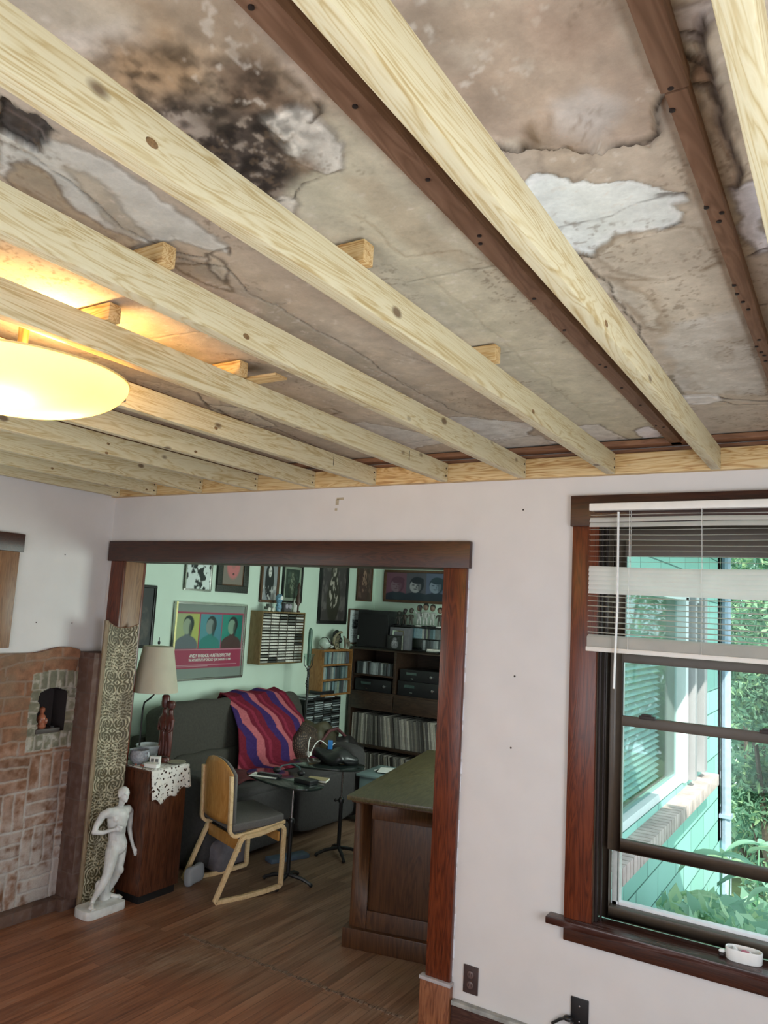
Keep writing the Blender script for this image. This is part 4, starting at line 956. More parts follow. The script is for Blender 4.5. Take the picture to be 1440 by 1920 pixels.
for chain in ([0, 1, 2, 3, 4, 5, 6, 7, 8], [4, 10, 11, 12, 13, 14, 15, 16], [4, 17, 18, 19, 20, 21, 22, 23], [0, 24, 25, 26, 27, 28, 29, 30, 31], [0, 32, 33, 34, 35, 36, 37, 38, 39]):
    for a, b_ in zip(chain[:-1], chain[1:]):
        s.tube([vs[a], vs[b_]], [rd[a][0]*kk, rd[b_][0]*kk], 14); s.ball(vs[b_], rd[b_][0]*kk, 14, 9)
hx, hy, hz = S(.306, .037, .660)
s.ball((hx-.003, hy, hz+.004), (.038, .034, .040), 18, 12); s.ball((hx+.010, hy-.002, hz-.018), (.027, .025, .027), 14, 9)
s.ball((hx+.037, hy-.003, hz-.006), (.006, .005, .011), 10, 7); s.ball((hx+.031, hy-.003, hz-.026), (.007, .010, .0045), 10, 7); s.ball((hx+.028, hy-.003, hz-.038), (.009, .011, .008), 10, 7)
for sg in (-1, 1): s.ball((hx+.031, hy-.003+sg*.013, hz+.009), (.006, .009, .004), 8, 5); s.ball((hx-.002, hy+sg*.034, hz-.008), (.008, .005, .011), 10, 7)
s.ball(S(.292, .022, .520), (.048, .073, .062), 16, 12); s.ball(S(.290, .028, .440), (.042, .054, .060), 16, 12); s.ball(S(.287, .032, .368), (.046, .060, .046), 16, 12)
for sg in (-1, 1): s.ball(S(.322, .020+sg*.028, .525), (.018, .030, .022), 12, 8); s.ball(S(.288, .020+sg*.075, .556), (.026, .026, .026), 12, 8)
s.ball(S(.300, -.008, .300), (.036, .036, .060), 12, 8); s.ball(S(.285, .068, .290), (.036, .036, .060), 12, 8)
s.ball(S(.324, -.034, .225), (.024, .022, .028), 10, 7); s.ball(S(.308, .062, .212), (.022, .022, .028), 10, 7)
s.ball(S(.300, -.082, .150), (.022, .021, .036), 10, 7); s.ball(S(.262, .046, .150), (.022, .021, .036), 10, 7)
def hand(c, d, side, sc=1.0, curl=.5):
    c = Vector(c); d = Vector(d).normalized(); sd = Vector(side); sd = (sd-d*sd.dot(d)).normalized(); up = d.cross(sd)
    s.ball(c, (.014*sc, .012*sc, .013*sc), 12, 8)
    for k, (ln, off) in enumerate(((.024, -.0115), (.028, -.0038), (.026, .0038), (.020, .0115))):
        p0 = c+d*.006*sc+sd*off*sc; p1 = p0+d*ln*.5*sc; p2 = p1+(d*(1-curl)+up*curl).normalized()*ln*.35*sc; p3 = p2+(d*(.6-curl)+up).normalized()*ln*.25*sc
        s.tube([p0, p1, p2, p3], [.0042*sc, .0040*sc, .0037*sc, .0030*sc], 8)
    p0 = c-sd*.010*sc; p1 = p0-sd*.009*sc+d*.007*sc; p2 = p1+d*.011*sc+up*.003*sc; s.tube([p0, p1, p2], [.0050*sc, .0045*sc, .0034*sc], 8)
hand(S(.356, -.034, .476), (1, .5, .1), (0, .3, -1), 1.15); hand(S(.334, .140, .314), (.6, .2, -1), (0, -1, -.2), 1.15)
for fx, fy, fz, dx, dy in ((.352, -.150, .053, .018, -.008), (.318, .072, .053, .018, .008)):
    s.ball(S(fx-.016, fy, fz+.004), (.022, .015, .010), 10, 7)
    for k in range(5): s.ball(S(fx+dx*.5-abs(k-1)*.0015, fy+(k-2)*.0062, fz), (.0085, .0036, .0050), 8, 6)
fo = s.build('figure', M['plaster'], ST, smooth=80)
md = fo.modifiers.new('remesh', 'REMESH'); md.mode = 'VOXEL'; md.voxel_size = .0028; md.use_smooth_shade = True
md = fo.modifiers.new('smooth', 'SMOOTH'); md.factor = .5; md.iterations = 6
# drapery stump behind the legs
s = MB(); a = [S(.256, .010, .05), S(.256, .002, .12), S(.264, .004, .20), S(.268, .010, .27)]
s.tube(a, [.034, .028, .026, .020], 12)
for k in range(7):
    q = 2*PI*k/7; s.tube([(p[0]+.026*math.cos(q+i*.25)*(1-.1*i), p[1]+.026*math.sin(q+i*.25)*(1-.1*i), p[2]) for i, p in enumerate(a)], .007, 6)
s.build('drapery', M['plaster'], ST, smooth=80)

# end table --------------------------------------------------------------
M['redwood'] = wood('red_brown_veneer', [(.035, .010, .005), (.085, .026, .012), (.12, .040, .018)], (14, 14, 1.2), .35, fine=80)
T = thing('end_cabinet', 'dark red-brown box cabinet carrying the lamp, with a lace doily', 'cabinet', (.06, .145, 0))
s = MB(); s.box(0, .335, 0, .32, .05, .775); s.build('body', M['redwood'], T, bevel=.003)
MB().box(-.006, .341, -.006, .326, .775, .792).build('top', M['redwood'], T, bevel=.003)
MB().box(.015, .32, .015, .305, 0, .05).build('plinth', M['black'], T, bevel=.002)
MB().box(.3351, .337, .03, .29, .09, .74).build('side_panel', M['redwood'], T, bevel=.001)
# doily
lm = bpy.data.materials.new('crochet_lace'); lm.use_nodes = True; nt = lm.node_tree; L = nt.links.new; b = nt.nodes['Principled BSDF']
b.inputs['Base Color'].default_value = (.74, .71, .66, 1); b.inputs['Roughness'].default_value = .9
uv = N(nt, 'ShaderNodeTexCoord'); vo = N(nt, 'ShaderNodeTexVoronoi', Scale=46, feature='F1'); L(uv.outputs['Object'], vo.inputs['Vector'])
n4 = N(nt, 'ShaderNodeTexNoise', Scale=150, Detail=2); L(uv.outputs['Object'], n4.inputs['Vector'])
sm = N(nt, 'ShaderNodeMath', operation='MULTIPLY_ADD'); L(n4.outputs[0], sm.inputs[0]); sm.inputs[1].default_value = .75; L(vo.outputs['Distance'], sm.inputs[2])
gt = N(nt, 'ShaderNodeMath', operation='GREATER_THAN'); L(sm.outputs[0], gt.inputs[0]); gt.inputs[1].default_value = .72; L(gt.outputs[0], b.inputs['Alpha'])
s = MB(); x0, y0 = .165, .135; zt = .7945
s.grid(lambda a, b_: (.07+a*.335, .150+b_*.318, zt+.0006*math.sin(a*20)), 10, 10)
def flap(a, b_):
    yy = .150+a*.32; drop = (.07+.115*(1-abs(2*(a-.32)))*.6+.035*math.sin(a*7))*1.0+.02*math.sin(a*25)*b_
    return (.4055+.006*math.sin(a*14)*b_+.004*b_, yy+.02*b_, zt-.002-b_*(.205-.10*abs(a-.25)-.03*math.sin(a*18)*.4))
s.grid(flap, 24, 12)
o = tag(s.build('lace_doily', lm), 'white crocheted lace doily on the end cabinet, hanging over its right side', 'doily')
o.modifiers.new('t', 'SOLIDIFY').thickness = .0016
# things on the end cabinet
o = thing('ceramic_bowl', 'grey speckled ceramic bowl on the lace doily', 'bowl', (.185, .235, .7965))
s = MB(); s.lathe([(.0, 0), (.032, 0), (.058, .022), (.068, .052), (.060, .082), (.062, .088), (.056, .086), (.060, .05), (.05, .02), (0, .012)], (0, 0, 0), 30); s.build('body', plain('grey_glaze', (.32, .33, .36), .15, var=.25, scale=80), o)
s = MB(); s.tube([(.062, .0, .07), (.085, .0, .078), (.088, .0, .055), (.066, .0, .045)], .005, 8); s.build('handle', bpy.data.materials['grey_glaze'], o)
o = thing('lidded_dish', 'pale grey dish behind the speckled bowl', 'dish', (.13, .36, .7965))
s = MB(); s.lathe([(0, 0), (.045, 0), (.062, .05), (.085, .095), (.082, .098), (.055, .05), (0, .02)], (0, 0, 0), 28); s.build('body', plain('pale_grey_glaze', (.42, .45, .46), .2, var=.1), o)
o = thing('small_box', 'small white box with two grey windows on the doily', 'box', (.295, .275, .7965), .5)
MB().box(-.032, .032, -.015, .015, 0, .055).build('carton', M['paper'], o, bevel=.001)
s = MB(); s.box(-.024, -.004, -.0157, -.015, .022, .042); s.box(.004, .024, -.0157, -.015, .022, .042); s.build('window_print', plain('grey_print', (.12, .12, .12), .6), o)
o = tag(MB().box(-.045, .045, -.022, .022, 0, .024).build('envelope_pack', M['paper'], loc=(.335, .215, .7965), rz=.25, bevel=.002), 'flat white packet lying in front of the small box', 'packet')
s = MB(); s.lathe([(0, 0), (.04, 0), (.062, .008), (.060, .010), (0, .004)], (.335, .42, .7965), 26); tag(s.build('saucer', plain('olive_glaze', (.28, .26, .18), .3)), 'shallow olive saucer at the back of the end cabinet', 'saucer')
s = MB(); s.ball((.265, .190, .8035), (.010, .007, .006)); s.ball((.285, .185, .803), (.008, .008, .0055)); s.ball((.228, .178, .803), (.007, .007, .006)); tag(s.build('pebble', plain('red_brown_pebble', (.30, .08, .05), .4)), 'small red-brown beads beside the speckled bowl', 'beads', kind='stuff')

# lamp with shade
Lp = thing('table_lamp', 'table lamp with a beige coolie shade and a dark bent stem', 'lamp', (.155, .325, .7965))
SHX, SHY = .0, .0
s = MB(); s.lathe([(.150, .448), (.098, .742)], (.02, 0, 0), 48); M['shade'] = translucent('linen_shade', (.72, .67, .53), .3)
s.build('lamp_shade', M['shade'], Lp, solid=.0025, smooth=60)
s = MB(); s.tube([(.02, .0, .74), (.02, .0, .43), (.0, -.01, .405), (-.045, -.02, .37), (-.055, -.02, .32), (-.055, -.02, .012)], .006, 8); s.tube([(-.03, 0, .74), (.07, 0, .74)], .003, 6); s.build('stem', M['black'], Lp)
s = MB(); s.lathe([(.055, 0), (.057, .01), (.02, .016), (0, .018)], (-.055, -.02, 0), 24); s.build('foot', M['black'], Lp)
s = MB(); s.lathe([(.004, .755), (.009, .762), (.009, .772), (.003, .780), (.0025, .80), (0, .803)], (.02, 0, 0), 12); s.build('finial', M['black'], Lp)
# carved figures
Cg = thing('wood_carving', 'dark red carved wood group of two standing figures under the lamp shade', 'carving', (.245, .39, .7965))
M['carve'] = plain('dark_red_carving', (.085, .022, .016), .35, var=.35, scale=20, bmp=.3)
s = MB(); s.lathe([(.05, 0), (.052, .015), (.045, .03), (0, .031)], (0, 0, 0), 16, sy=.8); s.build('base', M['carve'], Cg)
for sx2, hgt, hw in ((-.026, .385, .028), (.030, .350, .026)):
    v2 = [(sx2, 0, .18), (sx2, 0, .24), (sx2, 0, .285), (sx2, 0, .31), (sx2, 0, .345), (sx2-.012, 0, .14), (sx2-.014, .0, .08), (sx2-.014, 0, .03), (sx2+.012, 0, .14), (sx2+.014, 0, .08), (sx2+.014, 0, .03),
          (sx2-.030, -.005, .27), (sx2-.034, -.012, .21), (sx2-.012, -.030, .20), (sx2+.030, -.005, .27), (sx2+.034, -.012, .21), (sx2+.012, -.030, .19)]
    e2 = [(0, 1), (1, 2), (2, 3), (3, 4), (0, 5), (5, 6), (6, 7), (0, 8), (8, 9), (9, 10), (2, 11), (11, 12), (12, 13), (2, 14), (14, 15), (15, 16)]
    skin('figure', v2, e2, [.026, .024, .026, .013, .022, .017, .014, .013, .017, .014, .013, .013, .010, .008, .013, .010, .008], M['carve'], Cg)
    s = MB(); s.lathe([(.024, .345), (.028, .37), (.027, hgt+.03), (.018, hgt+.042), (0, hgt+.043)], (sx2, 0, 0), 12); s.build('headdress', M['carve'], Cg)

# rocking chair ----------------------------------------------------------
M['plywood'] = wood('honey_plywood', [(.38, .17, .040), (.47, .23, .060), (.54, .29, .09)], (10, 10, 1.5), .35, fine=80)
M['beech'] = wood('pale_bent_beech', [(.62, .42, .21), (.72, .52, .29), (.78, .58, .34)], (6, 6, 6), .4, fine=60)
Ch = thing('sled_chair', 'bent plywood sled-base chair with grey seat pad, turned away', 'chair', (.592, .755, 0), math.radians(-20))
def rib(pts, w, t, mb, side):      # rectangular section lath following a path in the y-z plane at x=side
    n = len(pts); outer = []; 
    vs = []; fs = []
    for i, p in enumerate(pts):
        a = Vector(pts[(i-1) % n]); c = Vector(pts[(i+1) % n])
        if not CL and i == 0: a = Vector(p)
        if not CL and i == n-1: c = Vector(p)
        tn = (c-a).normalized(); nn_ = Vector((-tn.y, tn.x))
        m1 = Vector(p)
        sc2 = 1.0
        for dx, dn in ((-w/2, -t/2), (w/2, -t/2), (w/2, t/2), (-w/2, t/2)):
            q = m1+nn_*dn*sc2; vs.append((side+dx, q.x, q.y))
    R = n if CL else n-1
    for i in range(R):
        for j in range(4): fs.append((i*4+j, i*4+(j+1) % 4, ((i+1) % n)*4+(j+1) % 4, ((i+1) % n)*4+j))
    if not CL: fs += [(0, 1, 2, 3), tuple(range((n-1)*4, n*4))]
    mb.add(vs, fs)
def arcp(c, r, a0, a1, n=6): return [(c[0]+r*math.cos(math.radians(a0+(a1-a0)*i/n)), c[1]+r*math.sin(math.radians(a0+(a1-a0)*i/n))) for i in range(n+1)]
loop = [(-.235, .016), (-.235+.004, .012), (-.04, .012), (.10, .020), (.225, .035), (.232, .042)]+[(.232, .15), (.232, .36)]+arcp((.185, .375), .047, 0, 70, 5)+[(.05, .385)]+arcp((-.045, .335), .045, 82, 150, 5)
for sx2 in (-.235, .235):
    CL = True; s = MB(); rib(loop, .024, .026, s, sx2); s.build('side_frame', M['beech'], Ch, bevel=.002, smooth=30)
for sx2 in (-.205, .205):
    CL = False; s = MB(); path = [(.25, .432), (.10, .412), (-.06, .385)]+arcp((-.105, .430), .048, -70, -172, 7)+[(-.160, .60), (-.168, .755)]
    rib(path, .026, .022, s, sx2); s.build('back_upright', M['beech'], Ch, bevel=.002, smooth=30)
s = MB()
def back(a, b_):
    x = (a-.5)*.40; top = .845-.085*abs(2*a-1)**2.6; z = .45+b_*(top-.45)
    return (x, -.192-.030*(1-(2*a-1)**2)-.012*b_+(.050), z)
s.grid(back, 16, 12); s.build('backrest', M['plywood'], Ch, solid=.010)
s = MB(); s.grid(lambda a, b_: (lambda p: (p[0]*1.02, p[1]+.022, p[2]-.004))(back(a, b_)), 16, 12); s.build('back_pad', plain('grey_upholstery', (.115, .105, .10), .9, var=.15, scale=200), Ch, solid=.022)
s = MB(); q = [(-.215, -.135), (.215, -.135), (.232, .10), (.215, .245), (-.215, .245), (-.232, .10)]; s.prism(q, 0, .052)
s.build('seat', bpy.data.materials['grey_upholstery'], Ch, loc=(0, 0, .415), bevel=.018, seg=3).rotation_euler = (.07, 0, 0)
MB().box(-.225, .225, -.085, -.072, .285, .360).build('stretcher', M['plywood'], Ch, bevel=.003)
MB().box(-.225, .225, .195, .208, .315, .375).build('stretcher', M['plywood'], Ch, bevel=.003)

# ================================================================ NEXT ROOM
M['sofa'] = plain('charcoal_plush', (.045, .040, .032), .9, var=.15, scale=60, bmp=.3)
M['sofa2'] = plain('charcoal_plush_front', (.046, .041, .041), .9, var=.15, scale=60, bmp=.3)
def pillow(cx, cy, cz, lx, ly, lz, mat, parent, name, rot=None, pw=.35, n=18, sag=0, ripple=0):
    s = MB(); R3 = rot or Matrix.Identity(3)
    vs = []; fs = []
    for i in range(n+1):
        t = -PI/2+PI*i/n
        for j in range(2*n):
            q = PI*j/n
            f = lambda c, e: math.copysign(abs(c)**e, c)
            p = Vector((lx/2*f(math.cos(t), pw)*f(math.cos(q), pw), ly/2*f(math.cos(t), pw)*f(math.sin(q), pw), lz/2*f(math.sin(t), pw)))
            p += Vector((ripple*math.sin(p.y*31+p.z*23), 0, ripple*math.sin(p.y*19+p.x*27)))
            p.z -= sag*(1-(p.y/(ly/2))**2)*(1 if p.z > 0 else 0)
            vs.append(R3 @ p+Vector((cx, cy, cz)))
    for i in range(n):
        for j in range(2*n): fs.append((i*2*n+j, i*2*n+(j+1) % (2*n), (i+1)*2*n+(j+1) % (2*n), (i+1)*2*n+j))
    s.add(vs, fs); return s.build(name, mat, parent, smooth=80)
SO = thing('sofa', 'dark grey plush two-seat reclining sofa along the mint wall', 'sofa', (XL+.03, .74, 0))
def R3y(a): return Matrix.Rotation(math.radians(a), 3, 'Y')
MB().box(.06, .86, .16, 1.84, .06, .30).build('base', M['sofa2'], SO, bevel=.02)
for k, yc in enumerate((.56, 1.42)):
    pillow(.62, yc, .40, .66, .82, .22, M['sofa2'], SO, 'seat', pw=.28, ripple=.004)
    pillow(.25, yc, .76, .26, .90 if k == 0 else .86, .60, M['sofa'], SO, 'backrest', R3y(-12), pw=.38, ripple=.007)
    pillow(.36, yc, .56, .22, .80, .26, M['sofa'], SO, 'lumbar_roll', R3y(-10), pw=.45, ripple=.006)
    pillow(.93, yc, .26, .10, .80, .40, M['sofa2'], SO, 'footrest', pw=.3, ripple=.003)
for yc in (.09, 1.90):
    pillow(.50, yc, .33, .92, .20, .62, M['sofa2'], SO, 'arm', pw=.25, ripple=.003)
MB().box(.0, .10, .1, 1.9, .06, .80).build('rear_frame', M['sofa'], SO, bevel=.03)

# crocheted zigzag blanket over the right half of the back
def zig(u, v):
    w = u-.62*(1-v)**1.2+.11*np.abs(((v*4.6+u*.8) % 1)-.5)+.02*np.sin(v*9+u*4)
    k = (w*11.5+.6) % 4
    C = np.zeros(u.shape+(3,)); C[:] = (.17, .018, .035)
    C = mixc(C, (.050, .026, .12), ((k > 1) & (k < 2.1)).astype(float)); C = mixc(C, (.48, .13, .15), ((k > 2.1) & (k < 3.0)).astype(float)); C = mixc(C, (.27, .030, .06), (k > 3.55).astype(float))
    return C*(.8+.4*fbm(u*60, v*120, 2, 50))[..., None]
def bpos(u, v):
    kx = [.10, -.02, -.05, -.11, -.22, -.34, -.46, -.53, -.55]; kz = [.520, .550, .68, .84, .97, 1.075, 1.095, 1.02, .90]; ks = [0, .11, .22, .38, .53, .67, .80, .90, 1]
    x = np.interp(v, ks, kx)+.035*np.sin(np.clip(u*1.05, 0, 1)*PI)**.5-.02; z = np.interp(v, ks, kz)+.004
    y = 1.70-.30*(1-v)**1.0*(v < 2)+u*(.80+.22*(1-v))
    z = z-.14*ss(.80, 1.0, u)*ss(.4, .8, v)*ss(1.1, .8, v)+.010*np.sin(u*19+v*5)*ss(.3, .7, v)
    x = x+.008*np.sin(u*23+v*8)-.10*ss(.86, 1.0, u)*ss(.2, .5, v)
    return np.stack([np.maximum(x, XL+.035), y, z], -1)
BL = canvas('crochet_blanket', 1, 1, zig, pigment('wool', .95, .1, 300, .3, .6), None, 150, 170, bpos)
tag(BL, 'crocheted blanket with coral, crimson and navy zigzag stripes draped over the sofa', 'blanket')
BL.modifiers.new('t', 'SOLIDIFY').thickness = .010

# dark maroon throw along the seat behind the chair
s = MB(); s.grid(lambda a, b_: (-.30+.50*b_, .86+a*.62, .555-.02*b_+.014*math.sin(a*13+b_*5)+.012*math.sin(b_*11)), 26, 16)
o = tag(s.build('maroon_throw', plain('maroon_cloth', (.075, .012, .014), .9, var=.2), solid=.012), 'crumpled dark maroon throw on the left seat of the sofa', 'throw')

# bag heap on the far arm of the sofa
o = thing('shoulder_bag', 'bulging dark brown plaid bag slumped on the far end of the sofa', 'bag', (-.13, 2.52, .55))
def plaid():
    m, nt, b = newmat('brown_plaid'); L = nt.links.new; tc = N(nt, 'ShaderNodeTexCoord')
    mp = N(nt, 'ShaderNodeMapping'); mp.inputs['Rotation'].default_value = (.5, .6, .7); L(tc.outputs['Object'], mp.inputs[0])
    a = N(nt, 'ShaderNodeTexWave', Scale=22, Distortion=1.5); a2 = N(nt, 'ShaderNodeTexWave', Scale=19, Distortion=1.5, bands_direction='Y'); L(mp.outputs[0], a.inputs[0]); L(mp.outputs[0], a2.inputs[0])
    mu = N(nt, 'ShaderNodeMath', operation='MULTIPLY'); L(a.outputs[1], mu.inputs[0]); L(a2.outputs[1], mu.inputs[1])
    L(ramp(nt, mu.outputs[0], [(.15, (.025, .014, .010)), (.5, (.075, .045, .030)), (.9, (.17, .11, .075))]), b.inputs['Base Color']); b.inputs['Roughness'].default_value = .7; return m
M['plaid'] = plaid()
pillow(.02, -.22, .10, .30, .36, .28, M['plaid'], o, 'plaid_body', Matrix.Rotation(.3, 3, 'X'), pw=.6, ripple=.016)
pillow(.02, .06, .12, .30, .40, .26, plain('olive_brown_nylon', (.055, .045, .022), .6, var=.4, scale=9), o, 'side_pocket', Matrix.Rotation(-.2, 3, 'X'), pw=.6, ripple=.02)
pillow(.10, .34, .0, .34, .44, .20, plain('black_nylon', (.016, .013, .013), .5, var=.3), o, 'flap', Matrix.Rotation(-.35, 3, 'X'), pw=.6, ripple=.02)
s = MB(); s.tube([(.17, -.1, .10), (.19, .0, .20), (.19, .12, .21), (.20, .26, .12), (.24, .40, .02)], [.014]*5, 8); s.build('strap', plain('maroon_strap', (.085, .022, .025), .7), o)
# white charging cable
s = MB(); pts = []
for k in range(60):
    t_ = k/59
    pts.append((.15+.02*math.sin(t_*9), 2.12+.36*t_-.10*math.sin(t_*2*PI)*(1-t_)*1.5, .66+.09*math.cos(t_*13)*(1-t_)**1.2*1.0-.0*t_))
s.tube(pts, .0045, 6); s.box(.135, .165, 2.10, 2.13, .60, .63); tag(s.build('charging_cable', M['paper']), 'white charging cable looped over the plaid bag', 'cable')
s = MB(); s.box(-.02, .02, -.012, .012, 0, .075); tag(s.build('blue_card', plain('bright_blue', (.03, .20, .55), .4), loc=(.165, 2.40, .62), rz=.5, bevel=.003), 'small bright blue packet tucked in the bag', 'packet')

# two tray tables
def tray(name, lb, loc, rz, a, b_, pole):
    o = thing(name, lb, 'table', loc, rz, 'small black pedestal tray tables')
    s = MB(); s.prism(oval(a, b_, 36), .640, .655); s.build('tabletop', plain('black_tabletop', (.018, .024, .022), .12, bmp=0), o, bevel=.003)
    s = MB(); s.tube([(pole[0], pole[1], .64), (pole[0], pole[1], .40)], .0085, 10); s.build('chrome_pole', M['steel'], o)
    s = MB(); s.tube([(pole[0], pole[1], .41), (pole[0], pole[1], .05)], .015, 10); s.lathe([(.022, .39), (.024, .41), (.016, .425)], (pole[0], pole[1], 0), 12)
    s.tube([(pole[0], pole[1], .40), (pole[0]-.04, pole[1], .40)], .005, 6); s.ball((pole[0]-.045, pole[1], .40), .012, 8, 6); s.build('leg', M['black'], o)
    for q in (0, 1, 2, 3):
        an = q*PI/2+.5; s = MB(); s.tube([(pole[0], pole[1], .06), (pole[0]+.10*math.cos(an), pole[1]+.10*math.sin(an), .045), (pole[0]+.17*math.cos(an), pole[1]+.17*math.sin(an), .018)], [.014, .013, .011], 8)
        s.ball((pole[0]+.17*math.cos(an), pole[1]+.17*math.sin(an), .014), .014, 8, 6); s.build('foot', M['black'], o)
    return o
tray('tray_table', 'black pedestal tray table nearest the sled chair, papers and remote on it', (.70, 1.10, 0), math.radians(-14), .36, .17, (.15, -.03))
tray('tray_table', 'black pedestal tray table in front of the far seat of the sofa', (.62, 1.72, 0), math.radians(20), .30, .18, (.14, -.03))
TT = .6565
def tmat(x, y, rz): return Matrix.Translation((x, y, TT)) @ Matrix.Rotation(rz, 4, 'Z')
tag(MB().box(-.10, .10, -.065, .065, 0, .003).build('paper_sheet', M['paper'], loc=(.56, 1.06, TT), rz=.35, smooth=0), 'white paper sheet on the nearer tray table', 'paper')
o = thing('remote_control', 'black remote control lying across the white sheet', 'remote', (.60, 1.06, TT+.0035), .2)
MB().box(-.09, .09, -.022, .022, 0, .018).build('body', M['black'], o, bevel=.005)
s = MB()
for i in range(8):
    for j in range(3): s.box(-.075+i*.018, -.066+i*.018, -.014+j*.011, -.008+j*.011, .018, .0195)
each(s, 'button', plain('grey_rubber', (.2, .2, .2), .6), o, smooth=0)
o = thing('headset', 'tangled black headset behind the remote', 'headset', (.66, 1.21, TT), .3)
s = MB(); s.tube([(-.10, 0, .02), (-.07, .03, .05), (0, .05, .065), (.06, .03, .05), (.09, -.01, .02)], .006, 8); s.build('band', plain('dark_teal_plastic', (.05, .10, .10), .3), o); s = MB(); s.ball((-.10, 0, .022), (.03, .018, .022)); s.ball((.09, -.01, .022), (.03, .018, .022)); each(s, 'earpiece', M['black'], o)
tag(MB().box(-.075, .075, -.045, .045, 0, .028).build('black_case', M['black'], loc=(.90, 1.09, TT), rz=-.1, bevel=.004), 'flat black case near the front corner of the nearer tray table', 'case')
o = thing('paperback', 'tan paperback book on the nearer tray table', 'book', (.92, 1.20, TT), .35)
MB().box(-.07, .07, -.05, .05, .0012, .014).build('pages', M['paper'], o, smooth=0); s = MB(); s.box(-.072, .072, -.052, .052, .014, .0155); s.box(-.072, .072, -.052, .052, 0, .0012); s.box(-.0735, -.072, -.052, .052, 0, .0155); s.build('cover', plain('tan_cover', (.32, .26, .14), .6), o, smooth=0)
o = thing('dark_cloth_heap', 'crumpled black cloth heaped on the farther tray table', 'cloth', (.66, 1.80, TT))
pillow(-.02, 0, .045, .34, .26, .10, M['black'], o, 'cloth', pw=.7, ripple=.02)

# things on the floor beneath the sofa front
pillow(.33, .98, .13, .16, .36, .24, plain('grey_lavender_bag', (.14, .125, .14), .8, var=.15), None, 'cloth_bag', Matrix.Rotation(.1, 3, 'X'), pw=.5, ripple=.01)
tag(bpy.data.objects['cloth_bag'], 'grey lavender cloth bag on the floor behind the sled chair', 'bag')
pillow(.40, .60, .07, .07, .12, .13, translucent('clear_plastic', (.45, .47, .5), .4), None, 'plastic_bag', pw=.5, ripple=.012)
tag(bpy.data.objects['plastic_bag'], 'crinkled clear plastic bag beside the end cabinet foot', 'bag')
s = MB(); s.box(-.16, .16, -.05, .05, 0, .03); tag(s.build('blue_grey_case', plain('slate_blue', (.10, .14, .19), .5), loc=(.53, 1.42, 0), rz=1.2, bevel=.004), 'flat slate blue case on the floor under the tray tables', 'case')

# pale teal storage tub at the end of the sofa with papers
o = thing('storage_tub', 'pale teal plastic storage tub between sofa and record shelves', 'tub', (.60, 2.78, 0), .1)
s = MB(); s.box(-.24, .24, -.20, .24, 0, .40); s.build('tub', plain('pale_teal_plastic', (.20, .28, .28), .35, var=.2, scale=5), o, bevel=.02); MB().box(-.26, .26, -.22, .26, .40, .425).build('lid', bpy.data.materials['pale_teal_plastic'], o, bevel=.008)
for k in range(3): tag(MB().box(-.14, .14, -.10, .10, 0, .006).build('magazine', M['paper'] if k != 1 else M['sofa2'], loc=(.56+.02*k, 2.84-.02*k, .426+.0065*k), rz=.2*k, smooth=0), ['lowest', 'middle dark', 'topmost'][k]+' magazine of the stack on the pale teal tub', 'magazine', 'magazines on the tub')

# heavy wooden desk end at the right of the opening
M['oak'] = wood('brown_oak_desk', [(.040, .013, .004), (.070, .026, .008), (.10, .040, .014)], (12, 12, 1.2), .4, fine=80)
M['oaktop'] = wood('olive_desk_top', [(.055, .044, .017), (.09, .073, .032), (.12, .10, .048)], (10, 1.2, 10), .3, fine=80)
Dk = thing('desk', 'heavy brown wooden desk with a panelled end just beyond the right jamb', 'desk', (1.69, .50, 0), math.radians(12.5))
DL, DWd = 1.62, .78
MB().box(.03, DWd-.03, .03, DL-.03, .10, .775).build('body', M['oak'], Dk, bevel=.003)
MB().box(-.022, DWd+.02, -.022, DL+.02, 0, .105).build('plinth', M['oak'], Dk, bevel=.006)
MB().box(-.012, DWd, -.012, DL, .772, .786).build('moulding', M['oak'], Dk, bevel=.004)
MB().box(-.035, DWd+.03, -.035, DL+.03, .786, .812).build('top', M['oaktop'], Dk, bevel=.005)
s = MB()
for x0 in (.005, DWd-.105): s.box(x0, x0+.10, .012, .031, .105, .772)
s.box(.105, DWd-.105, .012, .031, .69, .772); s.box(.105, DWd-.105, .012, .031, .105, .20); s.build('end_frame', M['oak'], Dk, bevel=.003)
s = MB()
for y0 in (.02, .52, 1.02): s.box(.008, .031, y0, y0+.07, .105, .772)
s.box(.008, .031, .02, DL-.03, .70, .772); s.build('side_frame', M['oak'], Dk, bevel=.003)

